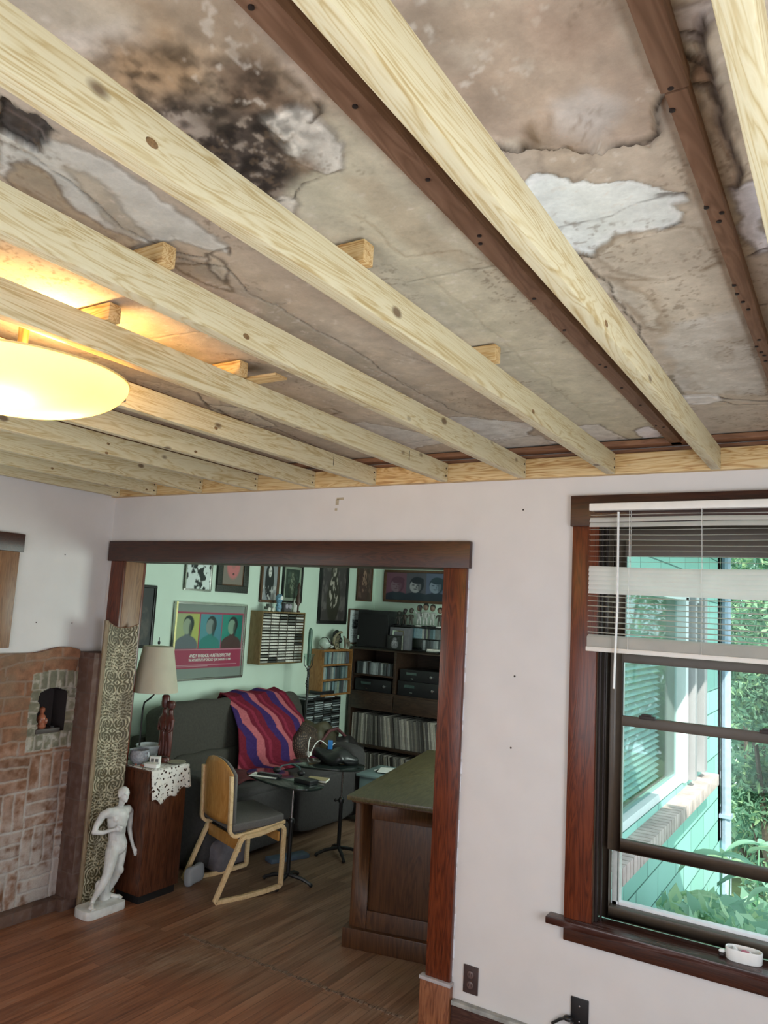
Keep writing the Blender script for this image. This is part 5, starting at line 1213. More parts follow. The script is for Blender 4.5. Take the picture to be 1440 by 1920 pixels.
# ------------------------------------------------ mint wall: frames
M['blackframe'] = plain('black_frame', (.014, .014, .013), .35)
M['brownframe'] = plain('brown_frame', (.10, .05, .025), .4, var=.2)
M['silver'] = plain('silver_frame', (.60, .60, .55), .25, .9)
M['gold'] = plain('lit_brass_yellow', (.95, .85, .38), .3, 0.0)  # pale non-metal yellow: light striking the brass is painted in
def picture(name, label, y0, y1, z0, z1, fn, frame, fw=.022, mat_=0, mcol=None, plane='x', v=XL, nx=70, ny=60, d=.022, cat='picture'):
    w, h = y1-y0, z1-z0
    if plane == 'x': o = thing(name, label, cat, (v, (y0+y1)/2, (z0+z1)/2), PI/2)
    else: o = thing(name, label, cat, ((y0+y1)/2, v, (z0+z1)/2), 0)
    # local: x right, z up, facing -y (rotated so that it looks into the room)
    s = MB()
    s.box(-w/2, w/2, -d, -.001, h/2-fw, h/2); s.box(-w/2, w/2, -d, -.001, -h/2, -h/2+fw); s.box(-w/2, -w/2+fw, -d, -.001, -h/2+fw, h/2-fw); s.box(w/2-fw, w/2, -d, -.001, -h/2+fw, h/2-fw)
    s.build('frame', frame, o, bevel=.003)
    if mat_: MB().box(-w/2+fw, w/2-fw, -d*.5, -.001, -h/2+fw, h/2-fw).build('mount', mcol, o, smooth=0)
    c = canvas('print', w-2*fw-2*mat_, h-2*fw-2*mat_, fn, M['print'], o, nx, ny); c.location = (0, -d*.5-.001, 0)
    return o, w, h
def E_(u, v, cx, cy, rx, ry, soft=.06): return ss(1+soft, 1-soft, np.hypot((u-cx)/rx, (v-cy)/ry))
def bust(C, u, v, cx, cy, s, skinc, hair, coat, hairh=.30):
    C = mixc(C, coat, E_(u, v, cx, cy-1.75*s, 1.45*s, 1.0*s)); C = mixc(C, coat, E_(u, v, cx, cy-.95*s, .42*s, .6*s)*.7)
    C = mixc(C, hair, E_(u, v, cx+.05*s, cy+.18*s, .66*s, .95*s)); C = mixc(C, skinc, E_(u, v, cx-.06*s, cy-.02*s, .52*s, .78*s))
    C = mixc(C, hair, E_(u, v, cx+.12*s, cy+.68*s, .58*s, hairh*s))
    for dx in (-.26, .14): C = mixc(C, hair, E_(u, v, cx+dx*s, cy+.12*s, .13*s, .06*s, .3))
    C = mixc(C, hair, E_(u, v, cx-.06*s, cy-.36*s, .17*s, .05*s, .3)); C = mixc(C, hair, E_(u, v, cx+.02*s, cy-.12*s, .05*s, .13*s, .4)*.8)
    C = mixc(C, hair, E_(u, v, cx+.36*s, cy-.1*s, .22*s, .62*s, .3)*.6); return C
def poster(u, v):
    C = np.zeros(u.shape+(3,)); C[:] = (.26, .25, .24)
    inn = (v > .13) & (v < .90)
    C = mixc(C, (.40, .045, .10), (inn & (u > .01) & (u < .99)).astype(float))
    for k, (bg, bg2, sk, ct) in enumerate((((.42, .40, .22), (.50, .45, .12), (.35, .34, .26), (.15, .14, .17)), ((.10, .26, .32), (.08, .22, .30), (.24, .24, .24), (.04, .20, .19)), ((.03, .24, .20), (.02, .16, .14), (.26, .32, .25), (.10, .045, .045)))):
        a = .015+k*.327; b_ = a+.312; m_ = ((u > a) & (u < b_) & (v > .395) & (v < .875)).astype(float)
        D_ = np.zeros(C.shape); D_[:] = bg; D_ = mixc(D_, bg2, ss(.2, .9, (u-a)/.312))
        # plain generic bust, not a copy of the artwork
        uu = (u-a)/.312; vv = (v-.395)/.48
        D_ = mixc(D_, ct, E_(uu, vv, .48, .08, .50, .30)); D_ = mixc(D_, ct, E_(uu, vv, .5, .32, .13, .2)); D_ = mixc(D_, (.03, .03, .035), E_(uu, vv, .53, .70, .24, .24)); D_ = mixc(D_, sk, E_(uu, vv, .47, .63, .19, .22))
        D_ = mixc(D_, (.03, .03, .035), E_(uu, vv, .63, .56, .08, .2, .3)*.8)
        C = mixc(C, (0, 0, 0), m_)+D_*m_[..., None]
    C = mixc(C, (.62, .30, .36), ((np.abs(v-.385) < .005) & (u < .99)).astype(float)); C = mixc(C, (.62, .30, .36), ((np.abs(v-.175) < .003) & (u > .05) & (u < .93)).astype(float))
    C = mixc(C, (.62, .30, .36), ((np.abs(v-.158) < .002) & (u > .03) & (u < .5)).astype(float))
    return C
po, w, h = picture('framed_poster', 'large framed poster with three coloured portrait panels over a crimson band of white lettering', 1.195, 2.055, 1.185, 1.840, poster, M['silver'], .018, d=.035, nx=170, ny=120)
MB().box(-w/2-.002, -w/2+.016, -.037, -.034, -h/2, h/2).build('lit_brass_edge', M['gold'], po, smooth=0)
MB().box(-w/2+.018, w/2-.018, -.026, -.0245, -h/2+.018, h/2-.018).build('glazing', M['glass'], po, smooth=0)
def text(name, body, size, width, loc, mat, parent, shear=0):
    cu = bpy.data.curves.new(name, 'FONT'); cu.body = body; cu.size = size; cu.align_x = 'CENTER'; cu.shear = shear; cu.offset = size*.018; cu.extrude = .0004
    to = bpy.data.objects.new(name, cu); COL.objects.link(to); bpy.context.view_layer.update()
    me = bpy.data.meshes.new_from_object(to.evaluated_get(bpy.context.evaluated_depsgraph_get())); COL.objects.unlink(to); bpy.data.objects.remove(to)
    xs = [v_.co.x for v_ in me.vertices]; k = width/(max(xs)-min(xs)); mid = (max(xs)+min(xs))/2
    for v_ in me.vertices: v_.co.x = (v_.co.x-mid)*k
    me.materials.clear(); me.materials.append(mat); o = bpy.data.objects.new(name, me); COL.objects.link(o); o.parent = parent; o.location = loc; o.rotation_euler = (PI/2, 0, 0); return o
M['ink'] = plain('pale_ink', (.85, .74, .72), .6, bmp=0)
text('lettering', 'ANDY WARHOL: A RETROSPECTIVE', .040, .50, (.02, -.0195, -h/2+.190), M['ink'], po, .25)
text('lettering', 'THE ART INSTITUTE OF CHICAGO   JUNE 3-AUGUST 13 1989', .030, .505, (.02, -.0195, -h/2+.158), M['ink'], po, .1)

def splat(seed, bg, fg, th=.56, sc=6, third=None):
    def f(u, v):
        n = fbm(u*sc, v*sc, 5, seed); C = np.zeros(u.shape+(3,)); C[:] = bg; C = mixc(C, fg, ss(th-.02, th+.03, n))
        if third: C = mixc(C, third, ss(.6, .66, fbm(u*sc*.7, v*sc*.7, 4, seed+5)))
        return C
    return f
def fig(seed, bg, fg, hi):
    def f(u, v):
        n = fbm(u*8, v*8, 4, seed); C = np.zeros(u.shape+(3,)); C[:] = bg; C = mixc(C, tuple(k*2.2 for k in bg), ss(.5, .7, n))
        C = mixc(C, fg, E_(u, v, .5, .35, .27, .38)); C = mixc(C, fg, E_(u, v, .5, .78, .15, .15)); C = mixc(C, hi, E_(u, v, .5, .80, .08, .09)*ss(.35, .6, n)); C = mixc(C, hi, E_(u, v, .5, .45, .18, .3)*ss(.52, .6, fbm(u*14, v*14, 3, seed+2)))
        return C
    return f
picture('ink_print', 'black and white splattered ink print in a thin silver frame, uppermost left', 1.275, 1.585, 1.935, 2.36, splat(61, (.66, .74, .70), (.015, .02, .02), .55, 8), M['silver'], .016)
def pinkf(u, v):
    C = np.zeros(u.shape+(3,)); C[:] = (.20, .17, .14); C = mixc(C, (.50, .16, .16), E_(u, v, .5, .55, .34, .40, .15)); C = mixc(C, (.30, .16, .14), E_(u, v, .5, .62, .13, .2)*.6); return mixc(C, (.08, .04, .04), E_(u, v, .52, .28, .05, .03, .3))
picture('pink_print', 'pink figure print in a wide black ornamented frame next to the ink print', 1.655, 2.055, 1.940, 2.42, pinkf, plain('black_carved_frame', (.030, .034, .026), .5, var=.6, scale=90), .062, .012, M['brownframe'])
def skullf(u, v):
    C = np.zeros(u.shape+(3,)); C[:] = (.26, .28, .29); C = mixc(C, (.008, .008, .010), E_(u, v, .48, .45, .30, .45)); C = mixc(C, (.62, .62, .58), E_(u, v, .5, .66, .11, .13)); C = mixc(C, (.01, .01, .01), E_(u, v, .46, .67, .03, .02)); C = mixc(C, (.01, .01, .01), E_(u, v, .54, .67, .03, .02))
    C = mixc(C, (.01, .01, .01), E_(u, v, .5, .58, .05, .012)); return mixc(C, (.45, .45, .43), (v < .33)*ss(.50, .56, fbm(u*12, v*12, 3, 71)))
picture('hooded_figure_print', 'black and white hooded pale-faced figure in a brown frame above the rack', 2.235, 2.500, 1.870, 2.330, skullf, M['brownframe'], .026)
picture('green_relief_print', 'dark green figure relief in a pale green mount and black frame', 2.560, 2.870, 1.880, 2.260, fig(72, (.022, .035, .024), (.04, .055, .035), (.16, .19, .13)), M['blackframe'], .018, .030, plain('sage_mount', (.23, .28, .21), .6))
picture('tall_dark_painting', 'tall dark painting of a standing robed figure in a black frame', 3.170, 3.690, 1.680, 2.420, fig(73, (.055, .048, .045), (.035, .032, .022), (.40, .36, .30)), M['blackframe'], .036)
picture('narrow_brown_print', 'narrow brown print with a small pale emblem near the room corner', 3.870, 4.180, 1.945, 2.42, fig(74, (.060, .035, .027), (.075, .042, .034), (.32, .20, .14)), M['brownframe'], .016)
def page(u, v):
    C = np.zeros(u.shape+(3,)); C[:] = (.62, .68, .68); ln = ((v*42) % 1 < .45)&(fbm(u*40, np.floor(v*42)*3.1, 2, 80) > .40)&(u > .15)&(u < .85)&(v > .1)&(v < .9)
    C = mixc(C, (.10, .12, .12), ln*.65); return mixc(C, (.02, .025, .03), ((u > .18) & (u < .48) & (v > .42) & (v < .70))*(.6+.4*(fbm(u*30, v*30, 2, 81) > .5)))
picture('framed_page', 'framed printed page with a small dark picture, half behind the black cabinet', 3.745, 4.13, 1.470, 1.855, page, M['brownframe'], .014)
def darkfig(u, v):
    C = np.zeros(u.shape+(3,)); C[:] = (.018, .018, .018); C = mixc(C, (.065, .055, .045), E_(u, v, .60, .35, .35, .42)*ss(.3, .6, fbm(u*9, v*9, 4, 90))); return mixc(C, (.20, .20, .19), E_(u, v, .62, .62, .06, .08)*.8)
picture('black_painting', 'large nearly black painting half hidden behind the opening jamb', .55, .985, 1.46, 1.955, darkfig, M['blackframe'], .02)
def four(u, v):
    C = np.zeros(u.shape+(3,)); C[:] = (.085, .085, .105); C = mixc(C, (.16, .07, .10), (u < .26).astype(float)); C = mixc(C, (.10, .12, .19), (u > .50).astype(float)); C = mixc(C, (.07, .07, .09), (u > .76).astype(float))
    for k, (sk, hr) in enumerate((((.19, .12, .15), (.10, .035, .06)), ((.34, .34, .35), (.015, .02, .03)), ((.22, .27, .33), (.02, .04, .06)), ((.25, .24, .26), (.02, .02, .03)))):
        C = bust(C, u*2.2, v, (.135+.245*k)*2.2, .52, .30, sk, hr, (.02, .03, .045), .42)
    return C
picture('four_faces_picture', 'long dark framed picture of a row of mop-haired faces on the far wall', -.52, .58, 1.955, 2.325, four, M['brownframe'], .030, plane='y', v=YB, nx=150, ny=60)

# ------------------------------------------------ CD rack on the mint wall
cd_cols = [(.70, .68, .60), (.82, .79, .70), (.55, .54, .48), (.85, .82, .73), (.16, .16, .14), (.66, .65, .58), (.76, .74, .66), (.05, .055, .05), (.84, .80, .72), (.36, .36, .32), (.80, .77, .70), (.68, .66, .58)]
M['cdlight'] = random_ramp('cd_spine_pale', cd_cols)
M['cdmix'] = random_ramp('cd_spine_mixed', [(.20, .26, .25), (.10, .16, .17), (.30, .36, .34), (.14, .24, .28), (.05, .07, .07), (.38, .40, .36), (.16, .18, .17), (.26, .30, .22), (.08, .08, .09), (.22, .33, .36)])
M['cddark'] = random_ramp('cd_spine_dark', [(.05, .06, .06), (.24, .28, .28), (.03, .03, .03), (.34, .38, .38), (.12, .14, .15), (.46, .50, .50), (.08, .09, .09)])
RK = thing('media_rack', 'wall-hung wooden rack of pale cases in five columns on the mint wall', 'rack', (XL+.001, 2.155, 1.315))
RD, RWd, RH = .145, .62, .462
M['rackwood'] = wood('tan_rack_wood', [(.16, .10, .035), (.22, .15, .06), (.26, .18, .08)], (10, 10, 2), .5)
s = MB(); s.box(0, RD, -.012, 0, -.012, RH+.012); s.box(0, RD, RWd, RWd+.012, -.012, RH+.012); s.box(0, RD, 0, RWd, RH, RH+.012); s.box(0, RD, 0, RWd, -.012, 0); s.build('frame', M['rackwood'], RK, bevel=.002)
MB().box(0, .02, 0, RWd, 0, RH).build('back_board', M['brownframe'], RK, smooth=0)
s = MB(); cw = RWd/5
for k in range(1, 5): s.box(.02, RD-.01, k*cw-.004, k*cw+.004, 0, RH)
each(s, 'divider', plain('dark_divider', (.05, .04, .025), .6), RK, smooth=0)
rows = 17; rh = RH/rows; me0 = None
for c in range(5):
    for r in range(rows):
        if me0 is None:
            first = MB().box(0, .118, 0, cw-.014, 0, .0165).build('cassette_case', M['cdlight'], bevel=.001, seg=1); me0 = first; o = first
        else: o = me0.copy(); COL.objects.link(o)
        o.location = (XL+.022+rnd.uniform(-.004, .002), 2.155+c*cw+.007, 1.315+r*rh+.0015)
        tag(o, 'case in the %s column from the left of the wall rack, %s from its top' % (nth(c+1), nth(rows-r)), 'case', 'cases in the wall rack')
s = MB()
for r in range(1, rows): s.box(.02, RD-.03, 0, RWd, r*rh-.0012, r*rh+.0000)
each(s, 'runner', bpy.data.materials['dark_divider'], RK, smooth=0)
# ornaments on the rack
zr = 1.315+RH+.0125; xr = XL+.085
o = thing('toy_tractor', 'small toy truck with pale wheels on top of the wall rack', 'toy', (xr+.02, 2.27, zr))
s = MB(); s.box(-.025, .025, -.04, .04, .018, .045); s.box(-.02, .02, -.02, .025, .045, .07); s.build('body', plain('toy_grey', (.10, .11, .09), .5), o, bevel=.004); s = MB()
for yy in (-.028, .028): s.lathe([(.0, 0), (.019, 0), (.019, .01), (0, .01)], (.026, yy, .019), 16, M=Matrix.Rotation(PI/2, 4, 'Y'))
each(s, 'wheel', plain('pale_wheel', (.6, .6, .52), .5), o)
o = thing('blue_vase', 'blue and white patterned vase figure on top of the wall rack', 'vase', (xr+.02, 2.415, zr))
s = MB(); s.lathe([(0, 0), (.022, 0), (.032, .04), (.024, .07), (.020, .08), (.034, .11), (.034, .14), (.020, .165), (0, .17)], (0, 0, 0), 20); s.build('body', plain('blue_delft', (.13, .27, .36), .3, var=.8, scale=45), o)
s = MB(); s.lathe([(.017, 0), (.019, .004), (0, .005)], (.030, 0, .13), 16, M=Matrix.Rotation(PI/2, 4, 'Y')); s.lathe([(.007, 0), (.008, .008), (0, .009)], (.030, 0, .13), 12, M=Matrix.Rotation(PI/2, 4, 'Y')); s.build('eye', M['paper'], o)
o = thing('small_camera', 'small grey twin-dial gadget on top of the wall rack', 'gadget', (xr, 2.56, zr))
MB().box(-.02, .02, -.055, .055, 0, .085).build('body', plain('smoke_grey', (.085, .08, .085), .4), o, bevel=.006); s = MB()
for yy in (-.026, .026): s.lathe([(.022, 0), (.022, .008), (0, .010)], (.018, yy, .055), 18, M=Matrix.Rotation(PI/2, 4, 'Y'))
each(s, 'dial', plain('pale_violet_dial', (.36, .33, .38), .4), o)
o = thing('white_figurine', 'slim white figurine at the right of the wall rack top', 'figurine', (xr+.01, 2.66, zr))
s = MB(); s.lathe([(.014, 0), (.018, .02), (.010, .05), (.013, .08), (.006, .105), (.010, .12), (0, .132)], (0, 0, 0), 14); s.build('body', plain('bone_white', (.42, .44, .38), .4), o)
tag(MB().lathe([(.013, 0), (.013, .07), (.011, .075), (0, .076)], (xr, 2.70, zr), 14).build('white_candle', M['paper']), 'short white candle beside the dark carving on the rack', 'candle')
o = thing('dark_carving', 'tall dark brown carved bird-like figure on the right end of the wall rack', 'carving', (xr-.01, 2.745, zr))
s = MB(); s.lathe([(0, 0), (.026, 0), (.026, .012), (.012, .016), (.014, .06), (.028, .10), (.022, .15), (.014, .18), (.012, .22), (.020, .245), (.012, .27), (0, .30)], (0, 0, 0), 16, sy=.8); s.build('body', plain('umber_carving', (.075, .042, .028), .5, var=.3), o)

# torchere with a tall candle
o = thing('candle_torchere', 'tall black iron candle stand with a glass cup, beside the black tower', 'candle stand', (-.36, 2.70, 0))
s = MB(); s.tube([(0, 0, .02), (.0, 0, .7), (.006, .004, 1.0), (0, 0, 1.28)], [.010, .009, .012, .010], 10)
for k in range(10): s.ball((.006*math.sin(k), .006*math.cos(k), 1.02+.025*k), .014, 8, 6)
for k in range(3):
    q = 2*PI*k/3; s.tube([(0, 0, .12), (.10*math.cos(q), .10*math.sin(q), .06), (.15*math.cos(q), .15*math.sin(q), .01)], .007, 6); s.tube([(0, 0, 1.24), (.045*math.cos(q), .045*math.sin(q), 1.30), (.050*math.cos(q), .050*math.sin(q), 1.38)], .004, 6)
s.build('iron_stand', M['blackframe'], o); s = MB(); s.lathe([(.012, 1.285), (.05, 1.385), (.056, 1.40)], (0, 0, 0), 20); s.build('glass_cup', glass('cup_glass', (.8, .9, .85), .2), o); s = MB(); s.tube([(0, 0, 1.29), (0, 0, 1.60), (0, 0, 1.635), (0, 0, 1.65)], [.020, .020, .017, .004], 14); s.build('candle', plain('dark_green_candle', (.05, .12, .08), .4, var=.5, scale=8), o)

# pine bookcase of standing cases against the mint wall
BX, BY0, BY1, BZ0, BZ1 = XL+.001, 3.07, 3.60, .96, 1.425
Bk = thing('wall_shelf', 'orange pine shelf unit of standing cases fixed to the mint wall', 'shelf', (BX, BY0, BZ0))
M['orangepine'] = wood('orange_pine', [(.20, .085, .022), (.28, .13, .04), (.33, .17, .06)], (10, 10, 1.5), .4, knots=.5)
s = MB(); s.box(0, .19, 0, .018, 0, BZ1-BZ0); s.box(0, .19, BY1-BY0-.018, BY1-BY0, 0, BZ1-BZ0)
for z in (0, .148, .300, .447): s.box(0, .19, .018, BY1-BY0-.018, z, z+.018)
s.box(0, .01, .018, BY1-BY0-.018, 0, BZ1-BZ0); s.build('carcass', M['orangepine'], Bk, bevel=.002)
disc = None
def standing(x, y0, y1, z, h, depth, mat, label, group, name='disc_case', axis='y', tmin=.011, tmax=.028, gap=.0012, lean=0, jitter=.01, flip=0):
    global disc
    me = {}
    y = y0; n = 0
    while True:
        t_ = rnd.choice([tmin, tmin, (tmin+tmax)/2, tmax])
        if y+t_ > y1: break
        key = t_
        if key not in me:
            a = MB().box(0, depth, 0, t_, 0, h) if axis == 'y' else MB().box(0, t_, 0, depth, 0, h)
            me[key] = a.build(name, mat, bevel=.0008, seg=1); o = me[key]
        else: o = me[key].copy(); COL.objects.link(o)
        if axis == 'y': o.location = (x-rnd.uniform(0, jitter), y, z)
        else: o.location = (y, x+rnd.uniform(0, jitter), z)
        if lean and n > 6: ln = -lean*min(1, (n-6)/16); o.rotation_euler = (0, ln, 0); y += (.0022 if n < 22 else .0006)
        if rnd.random() < .5: o.scale = (1, 1, rnd.uniform(.95, 1.0))
        tag(o, label+', %s from the left' % nth(n+1), 'case' if name != 'record_sleeve' else 'record', group); y += t_+gap; n += 1
    return n
cnt = 0
for z, nm_ in ((.019, 'lowest'), (.167, 'middle'), (.319, 'top')):
    cnt += standing(BX+.04, BY0+.022, BY1-.022, BZ0+z, .122, .14, M['cdmix'], 'slim case on the %s board of the orange pine shelf' % nm_, 'cases on the %s pine board' % nm_, tmin=.016, tmax=.034)
# ornaments on it
zb = BZ1+.001
o = thing('toy_helmet', 'small pale football helmet with a dark stripe and oval mark', 'toy', (XL+.13, 3.17, zb))
s = MB(); s.ball((0, 0, .062), (.062, .066, .060), 24, 14); s.build('shell', plain('pale_green_white', (.42, .50, .43), .2), o)
s = MB(); s.tube([(.063*math.cos(q)*.98, -.012, .062+.061*math.sin(q)) for q in [PI*(.05+.9*i/14) for i in range(15)]], .005, 6); s.build('stripe', M['nail'], o)
s = MB(); s.ball((.056, .022, .070), (.010, .022, .017), 14, 8); s.build('oval_mark', M['nail'], o); s = MB(); s.tube([(.050, .03, .022), (.055, .06, .018), (.045, .085, .018), (.0, .09, .018)], .004, 6); s.tube([(.050, .035, .04), (.055, .065, .036), (.045, .088, .036), (.0, .092, .036)], .004, 6); s.build('face_guard', M['paper'], o)
o = thing('dragon_skeleton', 'curled bone-coloured creature skeleton model on the pine shelf', 'model', (XL+.13, 3.34, zb))
s = MB(); sp_ = [(0, .05, .012), (0, .01, .03), (0, -.02, .07), (0, -.01, .12), (0, .03, .155), (0, .08, .172), (0, .11, .165)]
s.tube(sp_, [.006, .010, .014, .016, .012, .010, .004], 8)
for k in range(9):
    z = .04+.012*k; yy = -.015+.004*k; s.tube([(0, yy, z), (.03, yy+.02, z+.002), (.02, yy+.045, z-.008)], .0035, 5)
s.ball((0, .10, .175), (.018, .028, .014)); s.tube([(0.0, -.0, .03), (.02, .02, .02), (.03, .05, .0)], .006, 6); s.tube([(0, .0, .05), (-.02, .03, .03), (-.02, .06, .0)], .006, 6)
for k in range(10): q = 2*PI*k/10; s.ball((0.02, .015+.026*math.cos(q), .028+.026*math.sin(q)), .009, 6, 5)
s.build('skeleton', plain('old_bone', (.24, .21, .13), .6, var=.3), o)
o = thing('black_beast_figure', 'black winged beast figure behind the skeleton on the pine shelf', 'figurine', (XL+.08, 3.44, zb))
s = MB(); s.lathe([(.04, 0), (.045, .02), (.035, .08), (.05, .12), (.045, .17), (.02, .19), (0, .20)], (0, 0, 0), 14, sx=.7, sy=1.2); s.ball((.03, -.02, .12), (.02, .03, .03)); s.ball((.03, .03, .09), (.02, .02, .03)); s.build('body', plain('black_resin', (.015, .016, .014), .4), o)
o = thing('toy_horse', 'grey brown toy horse at the right end of the pine shelf', 'toy', (XL+.15, 3.535, zb))
v2 = [(0, 0, .09), (0, -.035, .092), (0, -.05, .12), (0, -.07, .135), (0, .035, .09), (.008, -.03, .05), (.008, -.03, .006), (-.008, -.025, .05), (-.008, -.02, .006), (.008, .035, .05), (.008, .038, .006), (-.008, .03, .05), (-.008, .028, .006), (0, .052, .08), (0, .058, .03)]
skin('body', v2, [(0, 1), (1, 2), (2, 3), (0, 4), (1, 5), (5, 6), (1, 7), (7, 8), (4, 9), (9, 10), (4, 11), (11, 12), (4, 13), (13, 14)], [.02, .018, .012, .009, .019, .009, .006, .009, .006, .010, .006, .010, .006, .006, .007], plain('grey_brown_hide', (.15, .13, .09), .6), o)

# black tower of stacked cases
TW = thing('disc_tower', 'black four-column tower packed with flat stacked cases', 'rack', (XL+.02, 2.82, 0))
s = MB(); tw, td, th_ = .60, .17, .93
for k in range(5): s.box(0, td, k*(tw/4)-.006, k*(tw/4)+.006, 0, th_)
s.box(0, td, -.006, tw+.006, 0, .03); s.box(0, td, -.006, tw+.006, th_, th_+.012); s.box(0, .01, 0, tw, .03, th_); s.build('frame', M['blackframe'], TW, bevel=.002)
me0 = None
for c in range(4):
    for r in range(22):
        z = .44+r*.0218
        if me0 is None: me0 = MB().box(0, .15, 0, .124, 0, .0125).build('disc_case', M['cddark'], bevel=.0008, seg=1); o = me0
        else: o = me0.copy(); COL.objects.link(o)
        o.location = (XL+.048+rnd.uniform(-.01, .006), 2.82+c*.15+.013, z); tag(o, 'case in the %s column from the left of the black tower, %s from its top' % (nth(c+1), nth(22-r)), 'case', 'cases in the black tower')
for k in range(9):
    o = MB().box(0, .13, 0, .145, 0, .011).build('disc_case', M['cddark'], loc=(XL+.04+rnd.uniform(-.01, .02), 2.83+(k % 3)*.17+rnd.uniform(0, .03), .944+(k//3)*.0125), rz=rnd.uniform(-.15, .15), bevel=.0008, seg=1)
    tag(o, 'loose case on the black tower top, %s stack from the left, %s from the bottom' % (nth(k % 3+1), nth(k//3+1)), 'case', 'loose cases on the tower top')
tag(MB().box(0, .15, 0, .22, 0, .03).build('black_album', M['black'], loc=(XL+.05, 3.06, .983), rz=-.05, bevel=.003), 'black album lying on top of the loose cases on the tower', 'album')

# ------------------------------------------------ media wall unit on the far wall
UX0, UX1, UY0 = -.60, 1.30, 3.78
M['walnut'] = wood('dark_walnut', [(.020, .011, .007), (.038, .020, .012), (.055, .030, .018)], (1.4, 10, 10), .45)
U = thing('media_unit', 'large dark wall unit holding records, cases and stereo gear on the far wall', 'shelf unit', (UX0, UY0, 0))
w_ = UX1-UX0; dp = YB-UY0-.01
s = MB(); s.box(0, .03, 0, dp, 0, 1.448); s.box(w_-.03, w_, 0, dp, 0, 1.448); s.box(.03, w_-.03, dp-.015, dp, 0, 1.448)
for z in (.0, .40, .80, .955, 1.42): s.box(.03, w_-.03, 0, dp-.015, z, z+.028)
s.box(.55, .58, 0, dp-.015, .983, 1.42); s.box(1.15, 1.18, 0, dp-.015, .983, 1.42); s.box(.03, .55, .01, dp-.015, 1.145, 1.163); s.build('carcass', M['walnut'], U, bevel=.003)
for x0 in (.03, .565, 1.165): MB().box(x0+.004, x0+(.53 if x0 < 1.1 else .70), -.004, .012, .795, .965).build('drawer_front', M['walnut'], U, bevel=.002)
s = MB(); s.box(.45, w_, .10, dp, 1.449, 1.459); s.box(.45, w_, .10, dp, 1.692, 1.705); s.box(w_-.02, w_, .10, dp, 1.459, 1.692); s.box(.45, .465, .10, dp, 1.459, 1.692); s.box(.465, w_-.02, .12, dp, 1.573, 1.580); s.build('hutch', M['blackframe'], U, bevel=.002)
n1 = standing(UY0+.03, UX0+.04, UX0+1.30, .4285, .315, .315, random_ramp('sleeve_spine', [(.12, .11, .10), (.26, .24, .21), (.05, .045, .04), (.17, .16, .14), (.48, .44, .38), (.09, .08, .075), (.20, .18, .15), (.34, .31, .28)], .7), 'record sleeve on the upper record shelf', 'records on the upper shelf', 'record_sleeve', 'x', .010, .024, .003, lean=.13)
n2 = standing(UY0+.03, UX0+.12, UX0+1.0, .0285, .315, .315, bpy.data.materials['sleeve_spine'], 'record sleeve on the bottom shelf', 'records on the bottom shelf', 'record_sleeve', 'x', .012, .024, .003, lean=.12)
cnt += standing(UY0+.03, UX0+.06, UX0+.53, 1.1635, .128, .14, M['cddark'], 'case in the upper left bay of the wall unit', 'cases in the upper left bay', axis='x', tmin=.012, tmax=.03)
cnt += standing(UY0+.13, UX0+.66, UX0+1.45, 1.5805, .108, .14, M['cdmix'], 'case on the top level of the black hutch', 'cases on the hutch upper level', axis='x', tmin=.014, tmax=.034)
cnt += standing(UY0+.13, UX0+.80, UX0+1.45, 1.4595, .110, .14, M['cddark'], 'case on the lower level of the black hutch', 'cases on the hutch lower level', axis='x', tmin=.014, tmax=.034)
o = thing('speaker_cabinet', 'black speaker cabinet standing on the left of the wall unit', 'speaker', (UX0+.04, UY0+.03, 1.4495))
MB().box(0, .40, 0, .36, 0, .402).build('cabinet', M['black'], o, bevel=.006); MB().box(.015, .385, -.012, 0, .02, .36).build('grille', plain('black_grille', (.008, .008, .008), .95, scale=300), o, bevel=.003); MB().box(.02, .04, -.016, -.012, .08, .12).build('badge', M['steel'], o)
for k, (x0, z0, w2_, h_, lb) in enumerate(((.06, .9835, .46, .13, 'black tape deck in the left bay of the dark wall unit'), (.60, .9835, .50, .15, 'black amplifier low in the middle bay of the dark wall unit'), (.62, 1.040, .46, .12, 'black receiver stacked over the amplifier in the middle bay'))):
    o = thing('stereo_component', lb, 'stereo', (UX0+x0, UY0+.02, z0))
    if k == 2: o.location.z = .9835+.152
    MB().box(0, w2_, 0, .30, 0, h_).build('case', M['black'], o, bevel=.004); s = MB(); s.box(.08, .20, -.004, 0, h_*.55, h_*.75); s.build('display', plain('dim_display', (.05, .08, .07), .1), o)
    s = MB(); s.lathe([(.016, 0), (.015, .018), (0, .019)], (w2_-.08, 0, h_*.5), 16, M=Matrix.Rotation(PI/2, 4, 'X')); s.build('knob', M['steel'], o); s = MB(); s.box(w2_*.3, w2_*.36, -.004, 0, h_*.2, h_*.27); s.build('button', M['steel'], o)
o = thing('silver_radio', 'small silver and grey radio behind the standing photograph on the wall unit', 'radio', (UX0+.47, UY0+.015, 1.4495))
MB().box(0, .24, .0, .08, 0, .235).build('body', plain('grey_plastic', (.12, .12, .13), .4), o, bevel=.006); s = MB(); s.box(.04, .18, -.003, 0, .190, .203); s.box(.04, .053, -.003, 0, .14, .19); s.box(.167, .18, -.003, 0, .15, .19); s.build('bright_trim', plain('bright_chrome', (.95, .95, .95), .12, 1), o)
o = thing('standing_photograph', 'black and white photograph in a silver stand frame on the wall unit', 'photo frame', (UX0+.56, UY0-.012, 1.4495), -.05)
s = MB(); s.box(-.10, .10, 0, .012, 0, .150); s.build('frame', M['blackframe'], o, bevel=.003); c = canvas('print', .165, .125, fig(95, (.015, .015, .016), (.16, .16, .17), (.35, .35, .36)), M['print'], o, 30, 30); c.location = (-.005, -.001, .075); MB().box(.085, .10, -.004, 0, .0, .150).build('silver_edge', M['silver'], o)
